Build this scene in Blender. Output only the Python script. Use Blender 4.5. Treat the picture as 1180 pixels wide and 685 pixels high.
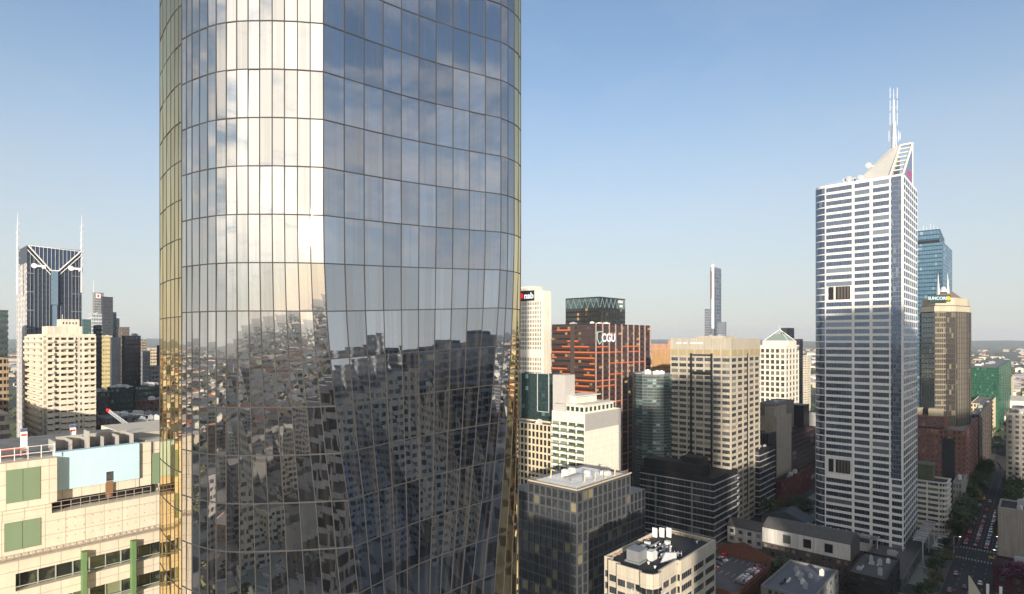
import bpy, math, random
from mathutils import Vector
R = math.radians
random.seed(7)
for o in list(bpy.data.objects): bpy.data.objects.remove(o)
S = bpy.context.scene
COL = S.collection
# ------------------------------------------------------------------ camera
F = 680.0; H = 112.0; HY = 392.0          # focal length in px of the 1180 px picture, eye height, horizon row
cd = bpy.data.cameras.new('camera'); cam = bpy.data.objects.new('camera', cd); COL.objects.link(cam)
cam.location = (0, 0, H); cam.rotation_euler = (R(90), 0, 0)
cd.sensor_width = 36; cd.lens = 36*F/1180; cd.shift_y = (HY-342.5)/1180; cd.clip_end = 60000; cd.clip_start = 0.5
S.camera = cam
# ------------------------------------------------------------------ sun and sky
SUN_EL = 10.5; SX, SY = -0.03, -0.9995
S.view_settings.view_transform = 'Standard'; S.view_settings.look = 'None'
S.view_settings.exposure = 0.72; S.view_settings.gamma = 1
W = bpy.data.worlds.new('World'); S.world = W; W.use_nodes = True
wn = W.node_tree.nodes; wl = W.node_tree.links; wn.clear()
def N(nt, t, **kw):
    n = nt.nodes.new(t)
    for k, v in kw.items():
        if k in n.inputs: n.inputs[k].default_value = v
        else: setattr(n, k, v)
    return n
nt = W.node_tree
sky = N(nt, 'ShaderNodeTexSky', sky_type='NISHITA', sun_disc=False, sun_elevation=R(SUN_EL), sun_rotation=math.atan2(SX, SY), altitude=100, air_density=1.0, dust_density=0.4, ozone_density=2.6)
tc = N(nt, 'ShaderNodeTexCoord'); sep = N(nt, 'ShaderNodeSeparateXYZ'); wl.new(tc.outputs['Generated'], sep.inputs[0])
zz = N(nt, 'ShaderNodeMath', operation='ADD'); zz.inputs[1].default_value = 0.12; wl.new(sep.outputs[2], zz.inputs[0])
zm = N(nt, 'ShaderNodeMath', operation='MAXIMUM'); zm.inputs[1].default_value = 0.05; wl.new(zz.outputs[0], zm.inputs[0])
dx = N(nt, 'ShaderNodeMath', operation='DIVIDE'); wl.new(sep.outputs[0], dx.inputs[0]); wl.new(zm.outputs[0], dx.inputs[1])
dy = N(nt, 'ShaderNodeMath', operation='DIVIDE'); wl.new(sep.outputs[1], dy.inputs[0]); wl.new(zm.outputs[0], dy.inputs[1])
cmb = N(nt, 'ShaderNodeCombineXYZ'); wl.new(dx.outputs[0], cmb.inputs[0]); wl.new(dy.outputs[0], cmb.inputs[1])
cn = N(nt, 'ShaderNodeTexNoise'); cn.inputs['Scale'].default_value = 2.4; cn.inputs['Detail'].default_value = 9; cn.inputs['Roughness'].default_value = 0.58; cn.inputs['Distortion'].default_value = 0.35
wl.new(cmb.outputs[0], cn.inputs['Vector'])
cr = N(nt, 'ShaderNodeMapRange', interpolation_type='SMOOTHSTEP'); cr.inputs['From Min'].default_value = 0.42; cr.inputs['From Max'].default_value = 0.66; 
dn_ = N(nt, 'ShaderNodeVectorMath', operation='DOT_PRODUCT'); dn_.inputs[1].default_value = (-0.28, -0.95, 0.15); wl.new(tc.outputs['Generated'], dn_.inputs[0])
ds_ = N(nt, 'ShaderNodeMapRange', interpolation_type='SMOOTHSTEP'); ds_.inputs['From Min'].default_value = 0.45; ds_.inputs['From Max'].default_value = 1.0; wl.new(dn_.outputs['Value'], ds_.inputs['Value'])
dk_ = N(nt, 'ShaderNodeMath', operation='MULTIPLY_ADD'); dk_.inputs[1].default_value = 0.17; wl.new(ds_.outputs[0], dk_.inputs[0]); wl.new(cn.outputs[0], dk_.inputs[2]); wl.new(dk_.outputs[0], cr.inputs['Value'])
cc_ = N(nt, 'ShaderNodeMix', data_type='RGBA'); wl.new(ds_.outputs[0], cc_.inputs[0]); cc_.inputs[6].default_value = (3.6, 3.5, 3.5, 1); cc_.inputs[7].default_value = (8.4, 7.9, 7.1, 1)
bk = N(nt, 'ShaderNodeMapRange', interpolation_type='SMOOTHSTEP'); bk.inputs['From Min'].default_value = 0.35; bk.inputs['From Max'].default_value = -0.1; bk.inputs['To Min'].default_value = 0.06; bk.inputs['To Max'].default_value = 0.85; wl.new(sep.outputs[1], bk.inputs['Value'])
up = N(nt, 'ShaderNodeMapRange', interpolation_type='SMOOTHSTEP'); up.inputs['From Min'].default_value = 0.02; up.inputs['From Max'].default_value = 0.2; wl.new(sep.outputs[2], up.inputs['Value'])
m1 = N(nt, 'ShaderNodeMath', operation='MULTIPLY'); wl.new(cr.outputs[0], m1.inputs[0]); wl.new(bk.outputs[0], m1.inputs[1])
m2 = N(nt, 'ShaderNodeMath', operation='MULTIPLY'); wl.new(m1.outputs[0], m2.inputs[0]); wl.new(up.outputs[0], m2.inputs[1])
mx = N(nt, 'ShaderNodeMix', data_type='RGBA'); wl.new(m2.outputs[0], mx.inputs[0]); 
vl = N(nt, 'ShaderNodeMapRange', interpolation_type='SMOOTHSTEP'); vl.inputs['From Min'].default_value = 0.0; vl.inputs['From Max'].default_value = 0.5; vl.inputs['To Min'].default_value = 0.85; vl.inputs['To Max'].default_value = 0.10; wl.new(sep.outputs[2], vl.inputs['Value'])
veil = N(nt, 'ShaderNodeMix', data_type='RGBA'); wl.new(vl.outputs[0], veil.inputs[0]); wl.new(sky.outputs[0], veil.inputs[6]); veil.inputs[7].default_value = (3.35, 3.4, 3.4, 1)
wl.new(veil.outputs[2], mx.inputs[6]); wl.new(cc_.outputs[2], mx.inputs[7])
bg = N(nt, 'ShaderNodeBackground'); bg.inputs[1].default_value = 0.125; wl.new(mx.outputs[2], bg.inputs[0])
wo = N(nt, 'ShaderNodeOutputWorld'); wl.new(bg.outputs[0], wo.inputs[0])
sd = bpy.data.lights.new('sun', 'SUN'); sd.energy = 4.7; sd.angle = R(0.7); sd.color = (1.0, 0.88, 0.73)
sun = bpy.data.objects.new('sun', sd); COL.objects.link(sun)
sv = Vector((SX, SY, 0)).normalized()*math.cos(R(SUN_EL)) + Vector((0, 0, math.sin(R(SUN_EL))))
sun.rotation_euler = sv.to_track_quat('Z', 'Y').to_euler(); sun.location = (0, -50, 400)
try:
    S.cycles.max_bounces = 6; S.cycles.diffuse_bounces = 2; S.cycles.glossy_bounces = 4; S.cycles.volume_bounces = 0
except Exception: pass

# ------------------------------------------------------------------ grid of the city
d1 = Vector((-0.744, 0.668)).normalized()     # street direction running back to the left
d2 = Vector((0.668, 0.744)).normalized()      # street direction running back to the right
def P(x, D): return Vector(((x-590)/F*D, D))
def gz(y, D): return H-(y-HY)/F*D
def along(C, d, x):                            # distance along d from C whose direction passes picture column x
    t = (x-590)/F
    return (C.y*t-C.x)/(d.x-t*d.y)
def AB(a, b): return d1*a+d2*b
def proj(v):
    D = max(v[1], 0.01) if v[1] > 0.5 else None
    if D is None: return None
    return (590+v[0]/D*F, HY-(v[2]-H)/D*F)

# ------------------------------------------------------------------ materials
def newmat(name):
    m = bpy.data.materials.new(name); m.use_nodes = True; m.node_tree.nodes.clear(); return m, m.node_tree
def link(nt, a, b): nt.links.new(a, b)
def out(nt, sh):
    o = nt.nodes.new('ShaderNodeOutputMaterial'); link(nt, sh, o.inputs[0])
CACHE = {}
def wall_mat(name, col, rough=0.8, var=0.18, scale=0.25, metal=0.0, panel=None, streak=0.22):
    key = ('w', name)
    if key in CACHE: return CACHE[key]
    m, nt = newmat(name)
    b = N(nt, 'ShaderNodeBsdfPrincipled'); b.inputs['Roughness'].default_value = rough; b.inputs['Metallic'].default_value = metal
    g = N(nt, 'ShaderNodeNewGeometry')
    n1 = N(nt, 'ShaderNodeTexNoise'); n1.inputs['Scale'].default_value = scale; n1.inputs['Detail'].default_value = 8; n1.inputs['Roughness'].default_value = 0.65
    link(nt, g.outputs['Position'], n1.inputs['Vector'])
    mp = N(nt, 'ShaderNodeMapping'); mp.inputs['Scale'].default_value = (1.3, 1.3, 0.06); link(nt, g.outputs['Position'], mp.inputs[0])
    n2 = N(nt, 'ShaderNodeTexNoise'); n2.inputs['Scale'].default_value = 1.1; n2.inputs['Detail'].default_value = 5; link(nt, mp.outputs[0], n2.inputs['Vector'])
    r1 = N(nt, 'ShaderNodeMapRange'); r1.inputs['From Min'].default_value = 0.25; r1.inputs['From Max'].default_value = 0.75; r1.inputs['To Min'].default_value = 1-var; r1.inputs['To Max'].default_value = 1+var*0.6; link(nt, n1.outputs[0], r1.inputs[0])
    r2 = N(nt, 'ShaderNodeMapRange'); r2.inputs['From Min'].default_value = 0.3; r2.inputs['From Max'].default_value = 0.7; r2.inputs['To Min'].default_value = 1-streak; r2.inputs['To Max'].default_value = 1+streak*0.5; link(nt, n2.outputs[0], r2.inputs[0])
    mu = N(nt, 'ShaderNodeMath', operation='MULTIPLY'); link(nt, r1.outputs[0], mu.inputs[0]); link(nt, r2.outputs[0], mu.inputs[1])
    last = mu.outputs[0]
    if panel:                                   # joints between cladding panels, width / height in metres, in the city grid
        sp = N(nt, 'ShaderNodeSeparateXYZ'); link(nt, g.outputs['Position'], sp.inputs[0])
        rot = N(nt, 'ShaderNodeVectorMath', operation='DOT_PRODUCT'); rot.inputs[1].default_value = (d2.x-d1.x, d2.y-d1.y, 0); link(nt, g.outputs['Position'], rot.inputs[0])
        outs = []
        for src, w in ((rot.outputs['Value'], panel[0]), (sp.outputs[2], panel[1])):
            dv = N(nt, 'ShaderNodeMath', operation='DIVIDE'); dv.inputs[1].default_value = w; link(nt, src, dv.inputs[0])
            fr = N(nt, 'ShaderNodeMath', operation='FRACT'); link(nt, dv.outputs[0], fr.inputs[0])
            gt = N(nt, 'ShaderNodeMath', operation='GREATER_THAN'); gt.inputs[1].default_value = 0.06/w; link(nt, fr.outputs[0], gt.inputs[0])
            outs.append(gt.outputs[0])
        mi = N(nt, 'ShaderNodeMath', operation='MULTIPLY'); link(nt, outs[0], mi.inputs[0]); link(nt, outs[1], mi.inputs[1])
        rr = N(nt, 'ShaderNodeMapRange'); rr.inputs['To Min'].default_value = 0.55; rr.inputs['To Max'].default_value = 1; link(nt, mi.outputs[0], rr.inputs[0])
        m3 = N(nt, 'ShaderNodeMath', operation='MULTIPLY'); link(nt, last, m3.inputs[0]); link(nt, rr.outputs[0], m3.inputs[1]); last = m3.outputs[0]
    vm = N(nt, 'ShaderNodeVectorMath', operation='SCALE'); vm.inputs[0].default_value = col; link(nt, last, vm.inputs['Scale'])
    link(nt, vm.outputs[0], b.inputs['Base Color'])
    out(nt, b.outputs[0]); CACHE[key] = m
    return m
def rnd_node(nt):
    g = N(nt, 'ShaderNodeNewGeometry'); oi = N(nt, 'ShaderNodeObjectInfo')
    a = N(nt, 'ShaderNodeMath', operation='ADD'); link(nt, g.outputs['Random Per Island'], a.inputs[0]); link(nt, oi.outputs['Random'], a.inputs[1])
    f = N(nt, 'ShaderNodeMath', operation='FRACT'); link(nt, a.outputs[0], f.inputs[0])
    return f.outputs[0], g
def pane_mat(name, tint=(0.03, 0.035, 0.04), refl=0.35, gloss=(0.8, 0.85, 0.9), blind=(0.30, 0.27, 0.22), amount=0.25, rough=0.04, lit=0.0, bump=0.0):
    key = ('p', name)
    if key in CACHE: return CACHE[key]
    m, nt = newmat(name)
    r, g = rnd_node(nt)
    st = N(nt, 'ShaderNodeMapRange'); st.inputs['From Min'].default_value = 1-amount; st.inputs['From Max'].default_value = 1.0; link(nt, r, st.inputs[0])
    ns = N(nt, 'ShaderNodeTexNoise'); ns.inputs['Scale'].default_value = 0.9; ns.inputs['Detail'].default_value = 3; link(nt, g.outputs['Position'], ns.inputs['Vector'])
    s2 = N(nt, 'ShaderNodeMapRange'); s2.inputs['From Min'].default_value = 0.5; s2.inputs['From Max'].default_value = 0.62; s2.inputs['To Max'].default_value = amount; link(nt, ns.outputs[0], s2.inputs[0])
    ad = N(nt, 'ShaderNodeMath', operation='MAXIMUM'); link(nt, st.outputs[0], ad.inputs[0]); link(nt, s2.outputs[0], ad.inputs[1])
    mc = N(nt, 'ShaderNodeMix', data_type='RGBA'); mc.inputs[6].default_value = (*tint, 1); mc.inputs[7].default_value = (*blind, 1); link(nt, ad.outputs[0], mc.inputs[0])
    b = N(nt, 'ShaderNodeBsdfPrincipled'); b.inputs['Roughness'].default_value = 0.5; link(nt, mc.outputs[2], b.inputs['Base Color'])
    if lit > 0:
        gt = N(nt, 'ShaderNodeMath', operation='LESS_THAN'); gt.inputs[1].default_value = lit; link(nt, r, gt.inputs[0])
        ml = N(nt, 'ShaderNodeMath', operation='MULTIPLY'); ml.inputs[1].default_value = 0.35; link(nt, gt.outputs[0], ml.inputs[0])
        b.inputs['Emission Color'].default_value = (1.0, 0.62, 0.22, 1); link(nt, ml.outputs[0], b.inputs['Emission Strength'])
    gl = N(nt, 'ShaderNodeBsdfGlossy'); gl.inputs['Color'].default_value = (*gloss, 1); gl.inputs['Roughness'].default_value = rough
    n3 = N(nt, 'ShaderNodeTexNoise'); n3.inputs['Scale'].default_value = 0.5; n3.inputs['Detail'].default_value = 2; link(nt, g.outputs['Position'], n3.inputs['Vector'])
    bp = N(nt, 'ShaderNodeBump'); bp.inputs['Strength'].default_value = 0.3; bp.inputs['Distance'].default_value = 0.06+bump; link(nt, n3.outputs[0], bp.inputs['Height']); link(nt, bp.outputs[0], gl.inputs['Normal'])
    lw = N(nt, 'ShaderNodeLayerWeight'); lw.inputs[0].default_value = 0.2
    fa = N(nt, 'ShaderNodeMapRange'); fa.inputs['To Min'].default_value = refl*0.62; fa.inputs['To Max'].default_value = 0.30+refl; link(nt, lw.outputs['Fresnel'], fa.inputs[0])
    ms = N(nt, 'ShaderNodeMixShader'); link(nt, fa.outputs[0], ms.inputs[0]); link(nt, b.outputs[0], ms.inputs[1]); link(nt, gl.outputs[0], ms.inputs[2])
    out(nt, ms.outputs[0]); CACHE[key] = m
    return m
def emis_mat(name, col, s):
    m, nt = newmat(name); e = N(nt, 'ShaderNodeEmission'); e.inputs[0].default_value = (*col, 1); e.inputs[1].default_value = s; out(nt, e.outputs[0]); return m
def plain(name, col, rough=0.6, metal=0.0):
    key = ('pl', name)
    if key in CACHE: return CACHE[key]
    CACHE[key] = wall_mat(name+'_surface', col, rough, 0.1, 0.8, metal, None, 0.05); return CACHE[key]
def leaf_mat(name, c1, c2):
    key = ('lf', name)
    if key in CACHE: return CACHE[key]
    m, nt = newmat(name); r, g = rnd_node(nt)
    n1 = N(nt, 'ShaderNodeTexNoise'); n1.inputs['Scale'].default_value = 0.7; link(nt, g.outputs['Position'], n1.inputs['Vector'])
    av = N(nt, 'ShaderNodeMath', operation='ADD'); link(nt, r, av.inputs[0]); link(nt, n1.outputs[0], av.inputs[1])
    hf = N(nt, 'ShaderNodeMath', operation='MULTIPLY'); hf.inputs[1].default_value = 0.5; link(nt, av.outputs[0], hf.inputs[0])
    mc = N(nt, 'ShaderNodeMix', data_type='RGBA'); mc.inputs[6].default_value = (*c1, 1); mc.inputs[7].default_value = (*c2, 1); link(nt, hf.outputs[0], mc.inputs[0])
    b = N(nt, 'ShaderNodeBsdfPrincipled'); b.inputs['Roughness'].default_value = 0.7; link(nt, mc.outputs[2], b.inputs['Base Color'])
    out(nt, b.outputs[0]); CACHE[key] = m
    return m

# ------------------------------------------------------------------ mesh builder
class MB:
    def __init__(s): s.v = []; s.f = []
    def quad(s, a, b, c, d):
        i = len(s.v); s.v += [tuple(a), tuple(b), tuple(c), tuple(d)]; s.f.append((i, i+1, i+2, i+3))
    def obox(s, o, ax, ay, az):                # parallelepiped
        o = Vector(o); ax = Vector(ax); ay = Vector(ay); az = Vector(az); i = len(s.v)
        s.v += [tuple(q) for q in (o, o+ax, o+ax+ay, o+ay, o+az, o+ax+az, o+ax+ay+az, o+ay+az)]
        s.f += [(i, i+3, i+2, i+1), (i+4, i+5, i+6, i+7), (i, i+1, i+5, i+4), (i+1, i+2, i+6, i+5), (i+2, i+3, i+7, i+6), (i+3, i, i+4, i+7)]
    def gbox(s, c, sx, sy, sz):                # box centred on c in plan, base at c.z, aligned with the street grid (sx along d2, sy along d1)
        c = Vector(c); a = Vector((d2.x, d2.y, 0))*sx; b = Vector((d1.x, d1.y, 0))*sy
        s.obox(c-a/2-b/2, a, b, (0, 0, sz))
    def prism(s, pts, z0, z1):
        n = len(pts); i = len(s.v)
        s.v += [(p[0], p[1], z0) for p in pts]+[(p[0], p[1], z1) for p in pts]
        s.f.append(tuple(i+n+k for k in range(n))); s.f.append(tuple(i+n-1-k for k in range(n)))
        for k in range(n): s.f.append((i+k, i+(k+1) % n, i+n+(k+1) % n, i+n+k))
    def rod(s, a, b, r, n=8, r2=None):
        a = Vector(a); b = Vector(b); r2 = r if r2 is None else r2
        ax = (b-a).normalized(); t = ax.orthogonal().normalized(); u = ax.cross(t); i = len(s.v)
        for p, q in ((a, r), (b, r2)):
            for k in range(n):
                w = 2*math.pi*k/n; s.v.append(tuple(p+(t*math.cos(w)+u*math.sin(w))*q))
        for k in range(n): s.f.append((i+k, i+(k+1) % n, i+n+(k+1) % n, i+n+k))
        s.f.append(tuple(i+n-1-k for k in range(n))); s.f.append(tuple(i+n+k for k in range(n)))
    def poly(s, pts):
        i = len(s.v); s.v += [tuple(p) for p in pts]; s.f.append(tuple(range(i, i+len(pts))))
    def hull(s, base, top):                    # frustum between two loops of equal length (3D points)
        n = len(base); i = len(s.v); s.v += [tuple(p) for p in base]+[tuple(p) for p in top]
        s.f.append(tuple(i+n+k for k in range(n))); s.f.append(tuple(i+n-1-k for k in range(n)))
        for k in range(n): s.f.append((i+k, i+(k+1) % n, i+n+(k+1) % n, i+n+k))
    def obj(s, name, mat, parent=None, loc=None, smooth=False):
        o0 = Vector(loc) if loc is not None else (parent_world(parent) if parent else Vector((0, 0, 0)))
        me = bpy.data.meshes.new(name); me.from_pydata([(x-o0.x, y-o0.y, z-o0.z) for x, y, z in s.v], [], s.f)
        me.materials.append(mat)
        if smooth: me.polygons.foreach_set('use_smooth', [True]*len(me.polygons))
        ob = bpy.data.objects.new(name, me); COL.objects.link(ob)
        if parent: ob.parent = parent
        else: ob.location = o0
        return ob
def parent_world(o):
    l = Vector((0, 0, 0))
    while o is not None: l += o.location; o = o.parent
    return l
def root(name, label, cat, loc, group=None):
    o = bpy.data.objects.new(name, None); COL.objects.link(o); o.location = loc; o.empty_display_size = 2
    o['label'] = label; o['category'] = cat
    if group: o['group'] = group
    return o
def tag(o, label, cat, group=None):
    o['label'] = label; o['category'] = cat
    if group: o['group'] = group
    return o
def struct(o): o['kind'] = 'structure'; return o
def text_mesh(name, txt, mat, parent, O, ax, up, size, depth=0.15, bold=0.0, align='CENTER'):
    """lettering standing on a surface: O centre, ax reading direction, up"""
    cu = bpy.data.curves.new(name, 'FONT'); cu.body = txt; cu.size = size; cu.extrude = depth; cu.align_x = align; cu.align_y = 'CENTER'; cu.offset = bold
    t = bpy.data.objects.new(name, cu); COL.objects.link(t)
    bpy.context.view_layer.update()
    me = bpy.data.meshes.new_from_object(t.evaluated_get(bpy.context.evaluated_depsgraph_get()))
    bpy.data.objects.remove(t)
    ax = Vector(ax).normalized(); up = Vector(up).normalized(); nn = ax.cross(up)
    O = Vector(O)-parent_world(parent)
    for v in me.vertices: v.co = O+ax*v.co.x+up*v.co.y+nn*v.co.z
    me.materials.clear(); me.materials.append(mat); me.name = name
    o = bpy.data.objects.new(name, me); COL.objects.link(o); o.parent = parent
    return o

# ------------------------------------------------------------------ building kit
def area2(q):
    pp = [proj(v) for v in q]
    if any(p is None for p in pp): return 0
    cx = sum(p[0] for p in pp)/4; cy = sum(p[1] for p in pp)/4
    if not (-5 < cx < 1185 and -5 < cy < 690): return 0
    a = 0
    for k in range(4): a += pp[k][0]*pp[(k+1) % 4][1]-pp[(k+1) % 4][0]*pp[k][1]
    return abs(a)/2
class Building:
    def __init__(s, name, label, plan, ztop, wallmat, roofmat=None, cat='building', zbase=0.0, parapet=1.0, core=True, group=None, maxpanes=100, vis=None, coremat=None):
        s.plan = [Vector((p[0], p[1])) for p in plan]; s.ztop = ztop; s.zb = zbase; s.name = name
        c = sum(s.plan, Vector((0, 0)))/len(s.plan); s.c = c
        s.root = root(name, label, cat, (c.x, c.y, zbase), group)
        s.wall = MB(); s.wm = wallmat; s.panes = []; s.parts = {}; s.maxp = maxpanes; s.vis = vis
        s.rm = roofmat or ROOF; s.par = parapet
        if core:
            s.wall.prism(s.plan, zbase, ztop-parapet)
            n = len(s.plan)
            if parapet > 0:
                for k in range(n):
                    a, b = s.plan[k], s.plan[(k+1) % n]; e = (b-a); L = e.length
                    if L < 0.5: continue
                    e = e/L; nn = Vector((e.y, -e.x)); t = 0.35
                    st = a - nn*t; 
                    s.wall.obox((st.x, st.y, ztop-parapet), (e.x*(L-t), e.y*(L-t), 0) if n == 4 else (e.x*L, e.y*L, 0), (nn.x*t, nn.y*t, 0), (0, 0, parapet))
                ins = [s.c+(p-s.c)*(1-0.6/max((p-s.c).length, 1)) for p in s.plan]
                rf = MB(); rf.prism(ins, ztop-parapet+0.004, ztop-parapet+0.12); s.parts['roof'] = (rf, s.rm)
    def mb(s, name, mat):
        if name not in s.parts: s.parts[name] = (MB(), mat)
        return s.parts[name][0]
    def edge(s, k): return s.plan[k], s.plan[(k+1) % len(s.plan)]
    def facade(s, A, B, z0, z1, pitch, bays, wf=0.7, hf=0.55, depth=0.3, piers=True, pane=None, bands=True, sub=0, subh=0, sill=0.5, fn=None, ext=True, wallpart=None, pierpart=None, pierevery=1, margin=0.0):
        A = Vector((A[0], A[1])); B = Vector((B[0], B[1])); e = B-A; L = e.length; e = e/L; nn = Vector((e.y, -e.x))
        wmb = wallpart or s.wall; pmb = pierpart or s.wall
        nf = max(1, int(round((z1-z0)/pitch))); pt = (z1-z0)/nf
        L0 = margin; LL = L-2*margin; bw = LL/bays; pw = bw*(1-wf)/2
        e3 = Vector((e.x, e.y, 0)); n3 = Vector((nn.x, nn.y, 0))
        def pt3(l, z, off): q = A+e*l+nn*off; return Vector((q.x, q.y, z))
        wh = pt*hf; gap = (pt-wh)
        if bands:
            for k in range(nf+1):
                zc = z0+k*pt; lo = zc-gap*(1-sill); hi = zc+gap*sill
                if k == 0: lo = z0
                if k == nf: hi = z1
                if hi-lo < 0.01: continue
                wmb.obox(pt3(0, lo, 0), e3*(L+(depth if ext else 0)), n3*depth, (0, 0, hi-lo))
        if piers:
            for b in range(0, bays+1, pierevery):
                l0 = L0+b*bw-pw; l1 = L0+b*bw+pw
                if b == 0: l0 = 0
                if b == bays: l1 = L
                if l1-l0 < 0.02: continue
                pmb.obox(pt3(l0, z0, 0), e3*(l1-l0), n3*(depth+0.04), (0, 0, z1-z0+0.003))
        if margin > 0:
            for l0 in (0, L-margin):
                wmb.obox(pt3(l0, z0, 0), e3*margin, n3*(depth+0.02), (0, 0, z1-z0))
        fr = s.mb('mullion', MULL) if (sub or subh) else None
        for k in range(nf):
            lo = z0+k*pt+gap*sill; hi = lo+wh
            for b in range(bays):
                mat = pane
                if fn:
                    mat = fn(k, b, nf)
                    if mat is None: continue
                l0 = L0+b*bw+pw; l1 = L0+(b+1)*bw-pw
                s.panes.append(((pt3(l0, lo, 0.03), pt3(l1, lo, 0.03), pt3(l1, hi, 0.03), pt3(l0, hi, 0.03)), mat))
                for q in range(1, sub+1):
                    lx = l0+(l1-l0)*q/(sub+1)
                    fr.obox(pt3(lx-0.05, lo, 0), e3*0.1, n3*0.12, (0, 0, hi-lo))
                for q in range(1, subh+1):
                    zx = lo+(hi-lo)*q/(subh+1)
                    fr.obox(pt3(l0, zx-0.05, 0), e3*(l1-l0), n3*0.1, (0, 0, 0.1))
    def roofstuff(s, n, seed, smax=4, mat=None, z=None, hmax=3.0):
        rg = random.Random(seed); z = s.ztop-s.par+0.12 if z is None else z
        for k in range(n):
            i = rg.randrange(len(s.plan)); w = rg.random()*0.6
            p = s.c+(s.plan[i]-s.c)*w
            m = MB(); sx = rg.uniform(1.2, smax); sy = rg.uniform(1.2, smax); h = rg.uniform(0.8, hmax)
            m.gbox((p.x, p.y, z), sx, sy, h)
            m.gbox((p.x, p.y, z+h), sx*0.8, sy*0.8, 0.25)
            m.rod((p.x, p.y, z+h+0.25), (p.x, p.y, z+h+0.6), min(sx, sy)*0.3, 10)
            m.obj('cooling_unit', mat or rg.choice([PLANT, PLANT2]), s.root)
    def ducts(s, seed):
        rg = random.Random(seed); z = s.ztop-s.par+0.12
        for k in range(3):
            m = MB(); p = s.c+(s.plan[rg.randrange(len(s.plan))]-s.c)*rg.uniform(0.1, 0.6); L = rg.uniform(3, 9); w = rg.uniform(0.3, 0.8)
            m.gbox((p.x, p.y, z+0.2), L, w, 0.5); m.gbox((p.x, p.y, z), 0.3, w*1.2, 0.2)
            q = p+d2*L/2; m.gbox((q.x, q.y, z), w, w, 1.0)
            m.obj('duct', rg.choice([PLANT, PLANT2, DARK]), s.root)
    def finish(s):
        if s.wall.v: s.wall.obj('wall', s.wm, s.root)
        for k, (m, mt) in s.parts.items():
            if m.v:
                ob = m.obj(k, mt, s.root)
                if k == 'mullion' and len(m.v) > 800: ob['kind'] = 'stuff'
        rf = [c for c in s.root.children if c.name.split('.')[0] == 'roof']
        if rf:
            for c in list(s.root.children):
                if c.name.split('.')[0] in ('cooling_unit', 'duct', 'roof_house', 'roof_vent', 'roof_davit', 'roof_pipework', 'barrel_skylight', 'roof_railing', 'roof_aerial', 'lift_house', 'plant_room', 'roof_screen'): c.parent = rf[0]
        pn = sorted(s.panes, key=lambda q: -area2(q[0]))
        rest = {}
        for i, (q, mt) in enumerate(pn):
            if i < s.maxp and area2(q) > 0:
                m = MB(); m.quad(*q); m.obj('window', mt, s.root)
            else: rest.setdefault(mt.name, (MB(), mt))[0].quad(*q)
        for k, (m, mt) in rest.items():
            o = m.obj('window', mt, s.root); o['kind'] = 'stuff'
        return s.root
def rect(xc, D, xl, xr, L1=None, L2=None):
    C = P(xc, D); l1 = along(C, d1, xl) if L1 is None else L1; l2 = along(C, d2, xr) if L2 is None else L2
    return [C, C+d2*l2, C+d1*l1+d2*l2, C+d1*l1]
ROOF = wall_mat('roof_membrane', (0.20, 0.195, 0.19), 0.9, 0.35, 0.3)
ROOFD = wall_mat('dark_bitumen_roof', (0.022, 0.023, 0.026), 0.85, 0.3, 0.4)
ROOFW = wall_mat('white_roof_membrane', (0.88, 0.86, 0.81), 0.7, 0.15, 0.3)
PLANT = plain('grey_plant_metal', (0.34, 0.35, 0.36), 0.5); PLANT2 = plain('white_plant_metal', (0.62, 0.62, 0.60), 0.5)
MULL = plain('mullion_grey', (0.16, 0.17, 0.19), 0.4, 0.3)
WHITE = plain('white_paint', (0.78, 0.77, 0.74), 0.55); STEEL = plain('steel_white', (0.70, 0.71, 0.73), 0.4, 0.3)
DARK = plain('dark_metal', (0.02, 0.021, 0.024), 0.45, 0.3)
gDark = pane_mat('dark_office_glass'); gBlue = pane_mat('blue_office_glass', (0.010, 0.018, 0.036), 0.34, (0.50, 0.65, 0.9), (0.16, 0.18, 0.2), amount=0.25)
gTeal = pane_mat('teal_office_glass', (0.015, 0.035, 0.035), 0.35, (0.5, 0.75, 0.75), (0.25, 0.4, 0.38), 0.15)
gBlk = pane_mat('black_office_glass', (0.008, 0.009, 0.011), 0.14, (0.7, 0.75, 0.85), (0.10, 0.11, 0.11), 0.12)
gWarm = pane_mat('office_glass_warm_blinds', (0.03, 0.03, 0.03), 0.25, (0.8, 0.8, 0.8), (0.40, 0.34, 0.22), 0.4)
gLit = pane_mat('office_glass_some_lit', (0.012, 0.012, 0.014), 0.16, (0.7, 0.75, 0.8), (0.20, 0.16, 0.08), 0.12, lit=0.06)

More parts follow.
